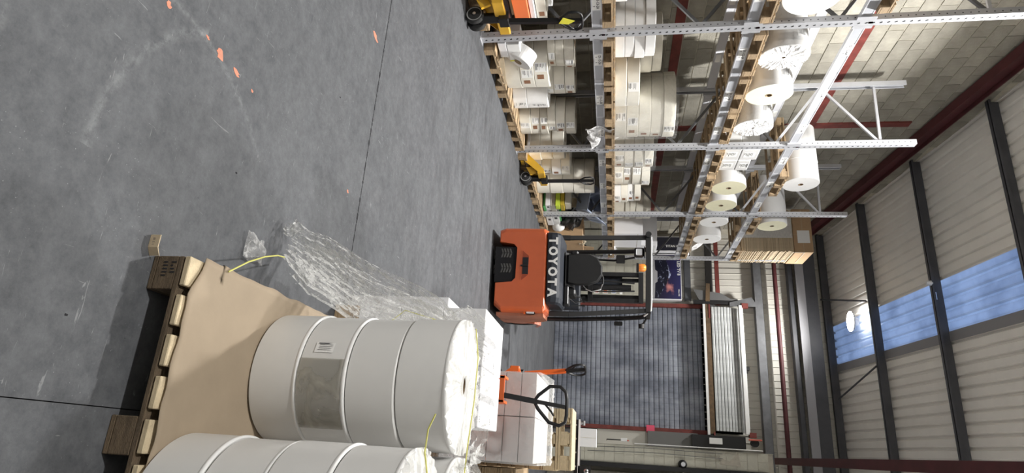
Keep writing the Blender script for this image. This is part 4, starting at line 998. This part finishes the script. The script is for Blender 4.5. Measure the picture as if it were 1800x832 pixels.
# ================================================================== HAND PALLET TRUCKS
def pallet_truck(loc, rz, paint, label, handle_lean=0, sticker=False, hcol=None, lean_y=0, shaft_paint=None):
    """local: forks toward -x, handle at +x"""
    t = thing('pallet_truck', label, 'pallet truck', loc, rz, 'hand pallet trucks')
    for s in (-1,1):
        y = s*.19
        MB().prism([(-1.15,.055),(-1.18,.075),(-.2,.085),(-.2,.03),(-1.1,.03)], 'Y', y-.08, y+.08).build('fork', paint, t)
        MB().cyl((-1.0,y-.03,.04),(-1.0,y+.03,.04),.04,n=18).build('load_roller', wheelgrey, t)
        MB().prism([(-.42,.03),(-.34,.14),(-.05,.43),(.02,.43),(.02,.36),(-.20,.10),(-.26,.03)], 'Y', s*.265-.006, s*.265+.006).build('side_plate', paint, t)
        w_ = thing if False else None
        MB().lathe([(.03,-.03),(.085,-.028),(.10,-.02),(.10,.02),(.085,.028),(.03,.03)], o=(0.0,s*.062,.10), axis='Y', n=32).build('steer_wheel', rubber, t)
        MB().lathe([(.0,s*.031),(.03,s*.031),(.032,s*.029),(.07,s*.028)], o=(0.0,s*.062,.10), axis='Y', n=32, smooth=False).build('wheel_hub', black, t)
        MB().lathe([(.072,s*.029),(.084,s*.0295)], o=(0.0,s*.062,.10), axis='Y', n=32, smooth=False).build('hub_ring', wheelgrey, t)
    MB().prism([(-.36,.09),(-.06,.40),(.02,.43),(.02,.40),(-.03,.37),(-.33,.08)], 'Y', -.26, .26).build('front_apron', paint, t)
    MB().box(-.02,.025,-.27,.27,.32,.44,ch=.008).build('cross_head', paint, t)
    MB().prism([(-.12,.12),(.02,.2),(-.02,.3),(-.12,.24)], 'Y', -.2, -.17).build('lift_link', paint, t)
    MB().cyl((0,0,.12),(0,0,.40),.055,n=20).cyl((0,0,.40),(0,0,.46),.03,n=16).build('pump', blackm, t)
    MB().cyl((0,-.1,.10),(0,.1,.10),.018,n=12).build('axle', chrome, t)
    MB().box(-.03,.08,-.07,.07,.36,.47,ch=.008).build('handle_yoke', hcol or blackm, t)
    hx = lambda z: .05+handle_lean*(z-.42)
    hy = lambda z: lean_y*(z-.42)
    MB().bar((hx(.44),hy(.44),.44),(hx(1.0),hy(1.0),1.0),.05,.04).build('shaft', shaft_paint or blackm, t)
    P = []
    W = .135
    # loop shaped like a rounded triangle widening to the top
    ctr = [(0,.99),(.05,1.02),(W,1.11),(W+.01,1.19),(W-.02,1.235),(.06,1.245),(0,1.245),(-.06,1.245),(-W+.02,1.235),(-W-.01,1.19),(-W,1.11),(-.05,1.02)]
    ctr = [(y+hy(z), z) for y, z in ctr]
    MB().tube([(hx(z), y, z) for y, z in ctr], .014, n=8, closed=True).build('grip_loop', blackm, t)
    MB().bar((hx(.98),hy(.98),.98),(hx(1.235),hy(1.235),1.235),.045,.03).build('control_bar', blackm, t)
    MB().tube([(hx(1.08)+.02,.01+hy(1.08),1.08),(hx(1.12)+.04,.06+hy(1.1),1.13),(hx(1.14)+.03,.09+hy(1.1),1.15)], .008, n=6).build('release_lever', blackm, t)
    if sticker: MB().prism([(-.09,1.05),(.0,1.0),(.02,1.10),(-.03,1.17)], 'X', hx(1.1)+.025, hx(1.1)+.03).build('sticker', yel2, t)
    return t
def jack_rz(o): return o
pallet_truck((-4.38,5.28,0), .04, yellow, 'yellow pallet truck with black handle at the upper picture edge', .05, True)
pallet_truck((-4.40,9.38,0), .02, yellow, 'yellow pallet truck parked in the second bay of the rack', 0)
t = pallet_truck((-.46,4.97,0), PI+PI/2+.0, orange2, 'orange pallet truck with tall black handle before the grey cartons', .05, lean_y=.14)
MB().box(-.08,.10,-.105,.105,.62,.67,ch=.006).box(.085,.10,-.105,.105,.60,.75,ch=.004).box(-.07,.10,-.105,-.085,.60,.75).box(-.07,.10,.085,.105,.60,.75).build('orange_bracket', orange2, t)
MB().box(.100,.102,-.06,.03,.63,.66).build('plate', white_m, t)
MB().cyl((0,0,.42),(0,0,.62),.05,n=18).build('ram_cover', blackm, t)
pallet_truck((-.90,7.9,0), PI-.35, orange2, 'second orange pallet truck half hidden behind the grey cartons', .12, shaft_paint=orange2)

# ================================================================== FORKLIFT
FK = thing('forklift', 'orange counterbalance forklift with black overhead guard, seen from behind', 'forklift', (-2.235, 7.50, 0), .10)
def loft(secs, mt, name, parent, smooth=True):   # secs: list of (y, [(x,z)...]) same count
    m_ = MB(); n = len(secs[0][1]); V = [(x,y,z) for (y, P) in secs for (x,z) in P]
    fs = [(k*n+i, k*n+(i+1) % n, (k+1)*n+(i+1) % n, (k+1)*n+i) for k in range(len(secs)-1) for i in range(n)]
    m_.add(V, [f[::-1] for f in fs], smooth)
    m_.add([V[i] for i in range(n)], [tuple(range(n))]); m_.add(V[-n:], [tuple(range(n))[::-1]]); return m_.build(name, mt, parent)
# counterweight outline in XZ with the rear wheel arch, swept in depth with rounded corners
def cw(inset, arch=True, zt=.74):
    W = .56-inset; cx = -.06
    P = [(-W+.03,.10+inset*.3),(-.36,.10+inset*.3),(-.33,.30),(-.28,.345),(.12,.335),(.17,.29),(.19,.06+inset*.3),(W-.08,.06+inset*.3),(W,.16),(W,.45),(W,zt-.04),(W-.03,zt-inset*.4),(-W+.03,zt-inset*.4),(-W,zt-.05),(-W,.45),(-W,.18)]
    return P
secs = [(0.0, cw(.07)), (.012, cw(.04)), (.04, cw(.015)), (.10, cw(0)), (.55, cw(0)), (.60, cw(.02))]
loft(secs, orange, 'counterweight', FK, False)
MB().prism([(.10,.09),(.55,.07),(.62,.05),(1.0,.05),(1.0,.28),(.80,.60),(.62,.70),(.1,.70)], 'X', .555, .60).build('side_panel', oranged, FK)
MB().prism([(.4,.09),(1.45,.08),(1.45,.35),(.95,.45),(.6,.70),(.4,.72)], 'X', -.56, -.53).build('side_panel', oranged, FK)
MB().box(-.53,.555,.5,1.5,.12,.45,ch=.02).build('chassis', blackm, FK)
MB().box(.44,.58,.62,1.0,.40,.60,ch=.02).build('step', blackm, FK)
MB().box(-.30,.17,.05,.45,.05,.34).build('wheel_well', slot_m, FK)
# slot in the counterweight with a towing pin
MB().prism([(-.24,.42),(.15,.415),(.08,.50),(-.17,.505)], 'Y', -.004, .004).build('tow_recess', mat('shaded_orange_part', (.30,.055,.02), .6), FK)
MB().box(-.15,.07,-.007,.01,.425,.50).build('tow_slot', slot_m, FK); MB().cyl((-.04,-.012,.40),(-.04,-.012,.50),.012,n=12).build('tow_pin', blackm, FK)
MB().box(-.24,.15,-.006,.0,.405,.413).build('slot_lip', orange, FK)
# charcoal hood with the maker's lettering
hood = [(0,.745),(.0,.80),(.015,.87),(.05,.905),(.15,.925),(.62,.94),(.66,.92),(.66,.745)]
m_ = MB(); n = len(hood); xs = [-.50,-.49,-.46,-.2,.1,.36,.42,.445]; ins = [.05,.02,0,0,0,0,.02,.06]
V = []
for x, s2 in zip(xs, ins):
    for (y, z) in hood: V.append((x, y+s2, min(z, .745+(z-.745)*(1-s2*3))))
m_.add(V, [(k*n+i, k*n+(i+1) % n, (k+1)*n+(i+1) % n, (k+1)*n+i) for k in range(len(xs)-1) for i in range(n)], False)
m_.add(V[:n], [tuple(range(n))[::-1]]); m_.add(V[-n:], [tuple(range(n))]); m_.build('hood', capm, FK)
for i, chh in enumerate('TOYOTA'):
    text('lettering', chh, .15, white_m, FK, basis((-.375+i*.135, -.004, .812), (1,0,0), (0,0,1)), ext=.003, bold=.007, sx=.95)
# rear twin wheels
def wheel(x, y, r, wd, name='rear_wheel', hub=True, side=1, tread=True):
    o = MB().lathe([(r*.55,-wd/2),(r*.93,-wd/2),(r,-wd/2+.012),(r,wd/2-.012),(r*.93,wd/2),(r*.55,wd/2)], o=(x,y,r), axis='X', n=48).build(name, rubber, FK)
    MB().lathe([(0,-wd/2+.01),(r*.56,-wd/2+.01)], o=(x,y,r), axis='X', n=32, smooth=False).lathe([(r*.56,wd/2-.01),(0,wd/2-.01)], o=(x,y,r), axis='X', n=32, smooth=False).build('rim', oranged if name == 'front_wheel' else blackm, o)
    if tread:
        q = MB()
        for k in range(34):
            a = 2*PI*k/34; ca, sa = math.cos(a), math.sin(a)
            for s in (-1, 1):
                x0, x1 = (x+s*.004, x+s*(wd/2-.008)); a2 = a+s*.05
                pts = []
                for (xx, aa) in ((x0,a),(x1,a+.09),(x1,a+.19),(x0,a+.10)): pts += [(xx, y+math.cos(aa)*(r+.004), r+math.sin(aa)*(r+.004))]
                q.add(pts, [(0,1,2,3)]); q.add([pts[0], pts[1], (pts[1][0], y+math.cos(a+.09)*r*.99, r+math.sin(a+.09)*r*.99), (pts[0][0], y+math.cos(a)*r*.99, r+math.sin(a)*r*.99)], [(0,1,2,3)])
        q.build('tread', rubberg, o)
    return o
wheel(-.215, .24, .20, .135); wheel(-.015, .24, .20, .135)
wheel(-.46, 1.28, .23, .16, 'front_wheel', tread=False); wheel(.50, 1.28, .23, .16, 'front_wheel')
MB().prism([(.95,.2),(1.0,.48),(1.3,.54),(1.6,.46),(1.6,.42),(1.3,.49),(1.05,.44),(1.0,.2)], 'X', .42, .60).build('fender', orange, FK)
MB().prism([(.95,.2),(1.0,.48),(1.3,.54),(1.6,.46),(1.6,.42),(1.3,.49),(1.05,.44),(1.0,.2)], 'X', -.56, -.38).build('fender', orange, FK)
MB().box(-.38,.42,.66,1.55,.45,.50).build('floor_plate', blackm, FK)
# tail lamp
MB().box(.50,.58,.06,.14,.48,.60,ch=.01).build('tail_lamp_housing', blackm, FK); MB().box(.51,.57,.052,.06,.49,.59,ch=.004).build('tail_lamp', lamp_glass, FK)
MB().box(.52,.58,.05,.06,.455,.478).build('reflector', orange2, FK)
# seat
st_ = MB().prism([(.36,.95),(.90,.93),(.93,1.0),(.88,1.05),(.46,1.06),(.40,1.02)], 'X', -.30, .16).build('seat', black, FK)
sb = MB()
pts = [(-.27,.98),(-.29,1.1),(-.28,1.28),(-.23,1.38),(-.12,1.44),(0,1.44),(.09,1.38),(.13,1.28),(.14,1.1),(.12,.98)]
V = [(x,y,z) for y, k in ((.33,.93),(.36,1),(.42,1),(.46,.93)) for (x,z) in [(-.075+(px+.075)*k, 1.2+(pz-1.2)*k) for px,pz in pts]]
n = len(pts); sb.add(V, [(k*n+i, k*n+(i+1) % n, (k+1)*n+(i+1) % n, (k+1)*n+i) for k in range(3) for i in range(n)], True); sb.add(V[:n], [tuple(range(n))[::-1]]); sb.add(V[-n:], [tuple(range(n))]); sb.build('seat_back', black, FK)
MB().tube([(.10,.5,1.44),(.17,.5,1.42),(.20,.5,1.30),(.17,.5,1.22)], .008, n=8).build('assist_grip', chrome, FK)
MB().box(-.34,-.27,.38,.75,1.02,1.12,ch=.02).box(.18,.27,.38,.80,.98,1.09,ch=.02).build('armrest', black, FK)
MB().box(.15,.40,.35,.62,.94,1.0,ch=.01).build('lever_console', blackm, FK)
for k in range(3): MB().tube([(.22+k*.06,.95,1.0),(.21+k*.06,.98,1.16)], .007, n=6).cyl((.21+k*.06,.98,1.15),(.21+k*.06,.98,1.19),.016,n=10).build('lever', black, FK)
MB().tube([(.30,.5,1.0),(.36,.55,1.08),(.33,.6,1.17),(.25,.6,1.14),(.27,.52,1.02)], .006, n=6).build('cable', black, FK)
# steering wheel and column, dashboard
MB().tube([(-.07+.17*math.cos(a), 1.12+.06*math.sin(a), 1.28+.16*math.sin(a)) for a in [2*PI*k/24 for k in range(24)]], .013, n=8, closed=True).build('steering_wheel', black, FK)
MB().tube([(-.07,1.12,1.28),(-.07,1.35,.95),(-.07,1.4,.5)], .03, n=10).build('steering_column', blackm, FK)
MB().box(-.36,.34,1.38,1.5,.5,1.10,ch=.02).build('dashboard', capm, FK)
# overhead guard
G = .045
for s, xb, xt in ((-1,-.53,-.60),(1,.52,.41)):
    MB().bar((xb,.45,.74),(xb,.47,1.0),.06,.06).bar((xb,.47,1.0),(-.575 if s < 0 else .425,.60,2.02),.055,.055).build('rear_pillar', blackm, FK)
    x2 = -.56 if s < 0 else .47
    MB().tube([(x2,1.58,.45),(x2,1.50,1.0),(x2-.02*s,1.34,1.75),(x2-.03*s,1.24,1.98),(x2-.035*s,1.1,2.05)], .032, n=10).build('front_pillar', blackm, FK)
    MB().bar((-.575 if s < 0 else .425,.58,2.045),(x2-.035*s,1.15,2.07),.06,.06).build('side_rail', blackm, FK)
MB().bar((-.60,.58,2.05),(.45,.58,2.04),.07,.06).build('rear_rail', blackm, FK)
MB().cyl((-.60,.50,2.05),(-.60,.64,2.05),.04,n=14).build('rail_end_cap', blackm, FK)
MB().bar((-.56,1.2,2.08),(.47,1.2,2.08),.05,.04).build('front_rail', blackm, FK)
for y in (.70,.82,.94,1.06): MB().bar((-.56,y,2.07),(.45,y,2.07),.018,.03).build('guard_bar', blackm, FK)
# white glazing strips, beacon, work lamp, mirror, fan
MB().tube([(-.575,.56,2.09),(.30,.56,2.085),(.42,.58,2.08),(.48,.75,2.0)], .012, n=8).build('white_trim', whitesteel, FK)
MB().cyl((-.145,.55,1.89),(-.145,.55,1.92),.065,n=20).build('beacon_base', blackm, FK)
MB().lathe([(.052,0),(.055,.03),(.052,.075),(.035,.095),(0,.10)], o=(-.145,.55,1.92), n=24).build('beacon_lens', amber, FK)
MB().bar((-.145,.55,2.02),(-.145,.58,2.03),.02,.02).build('beacon_bracket', blackm, FK)
MB().box(-.42,-.29,.52,.60,1.86,1.99,ch=.02).build('work_lamp', blackm, FK); MB().box(-.40,-.31,.512,.52,1.885,1.965,ch=.01).build('work_lamp_lens', lamp_glass, FK)
MB().box(-.43,-.28,.50,.56,1.99,2.0).build('lamp_hood', blackm, FK)
MB().tube([(-.30,.62,1.87),(-.27,.7,1.6),(-.30,.8,1.36)], .014, n=8).build('belt_post', blackm, FK)
MB().box(-.33,-.22,.6,.66,1.62,1.74,ch=.01).build('mirror_box', black, FK)
MB().box(.50,.56,1.30,1.36,1.60,1.72,ch=.01).build('side_lamp', black, FK)
MB().tube([(.46,1.2,2.05),(.52,1.25,2.02),(.56,1.27,1.96)], .015, n=8).cyl((.54,1.2,1.98),(.60,1.2,1.98),.04,n=14).build('mirror', black, FK)
# mast and carriage
for s in (-1,1):
    MB().box(s*.20-.03-.05, s*.20+.03-.05, 1.62, 1.72, .08, 2.02).build('mast_channel', blackm, FK)
    MB().box(s*.13-.025-.05, s*.13+.025-.05, 1.72, 1.80, .12, 2.0).build('inner_mast_channel', blackm, FK)
    MB().box(s*.22-.05-.05, s*.22+.05-.05, 1.98, 2.95, .05, .09).box(s*.22-.05-.05, s*.22+.05-.05, 1.94, 1.98, .05, .55).build('fork', blackm, FK)
MB().box(-.28,.18,1.60,1.72,1.96,2.03).box(-.28,.18,1.60,1.70,1.2,1.27).build('mast_cross_member', blackm, FK)
MB().cyl((-.05,1.66,.2),(-.05,1.66,1.85),.045,n=16).build('lift_cylinder', blackm, FK)
MB().box(-.25,-.02,1.70,1.71,.5,1.72,ch=.003).build('mast_screen', capm, FK)
MB().box(-.45,.35,1.88,1.94,.15,.25).box(-.45,.35,1.88,1.94,.45,.55).build('carriage', blackm, FK)
for x in (-.4,-.22,-.04,.14,.32): MB().box(x-.015,x+.015,1.88,1.91,.5,1.15).build('load_backrest_bar', blackm, FK)
for s in (-1,1): MB().tube([(s*.06-.05,1.60,1.9),(s*.08-.05,1.56,1.5),(s*.05-.05,1.58,.8)], .012, n=8).build('hydraulic_hose', black, FK)
MB().box(.02,.06,1.585,1.60,1.68,1.72).build('data_plate', white_m, FK)
# stickers on the wall blocks seen through the cab
for i, (x, z, mt_, l_) in enumerate(((-4.20,1.13,redl,'small red and white notice on the block wall'), (-4.20,1.36,orangecard,'orange notice on the block wall seen through the cab'), (-4.20,1.58,blu,'blue and white notice on the block wall'))):
    t = thing('notice', l_, 'notice', (x,16.045,z)); MB().box(-.07,.07,-.003,0,-.07,.07).build('sheet', white_m, t); MB().box(-.045,.045,-.005,-.003,-.04,.05).build('symbol', mt_, t)
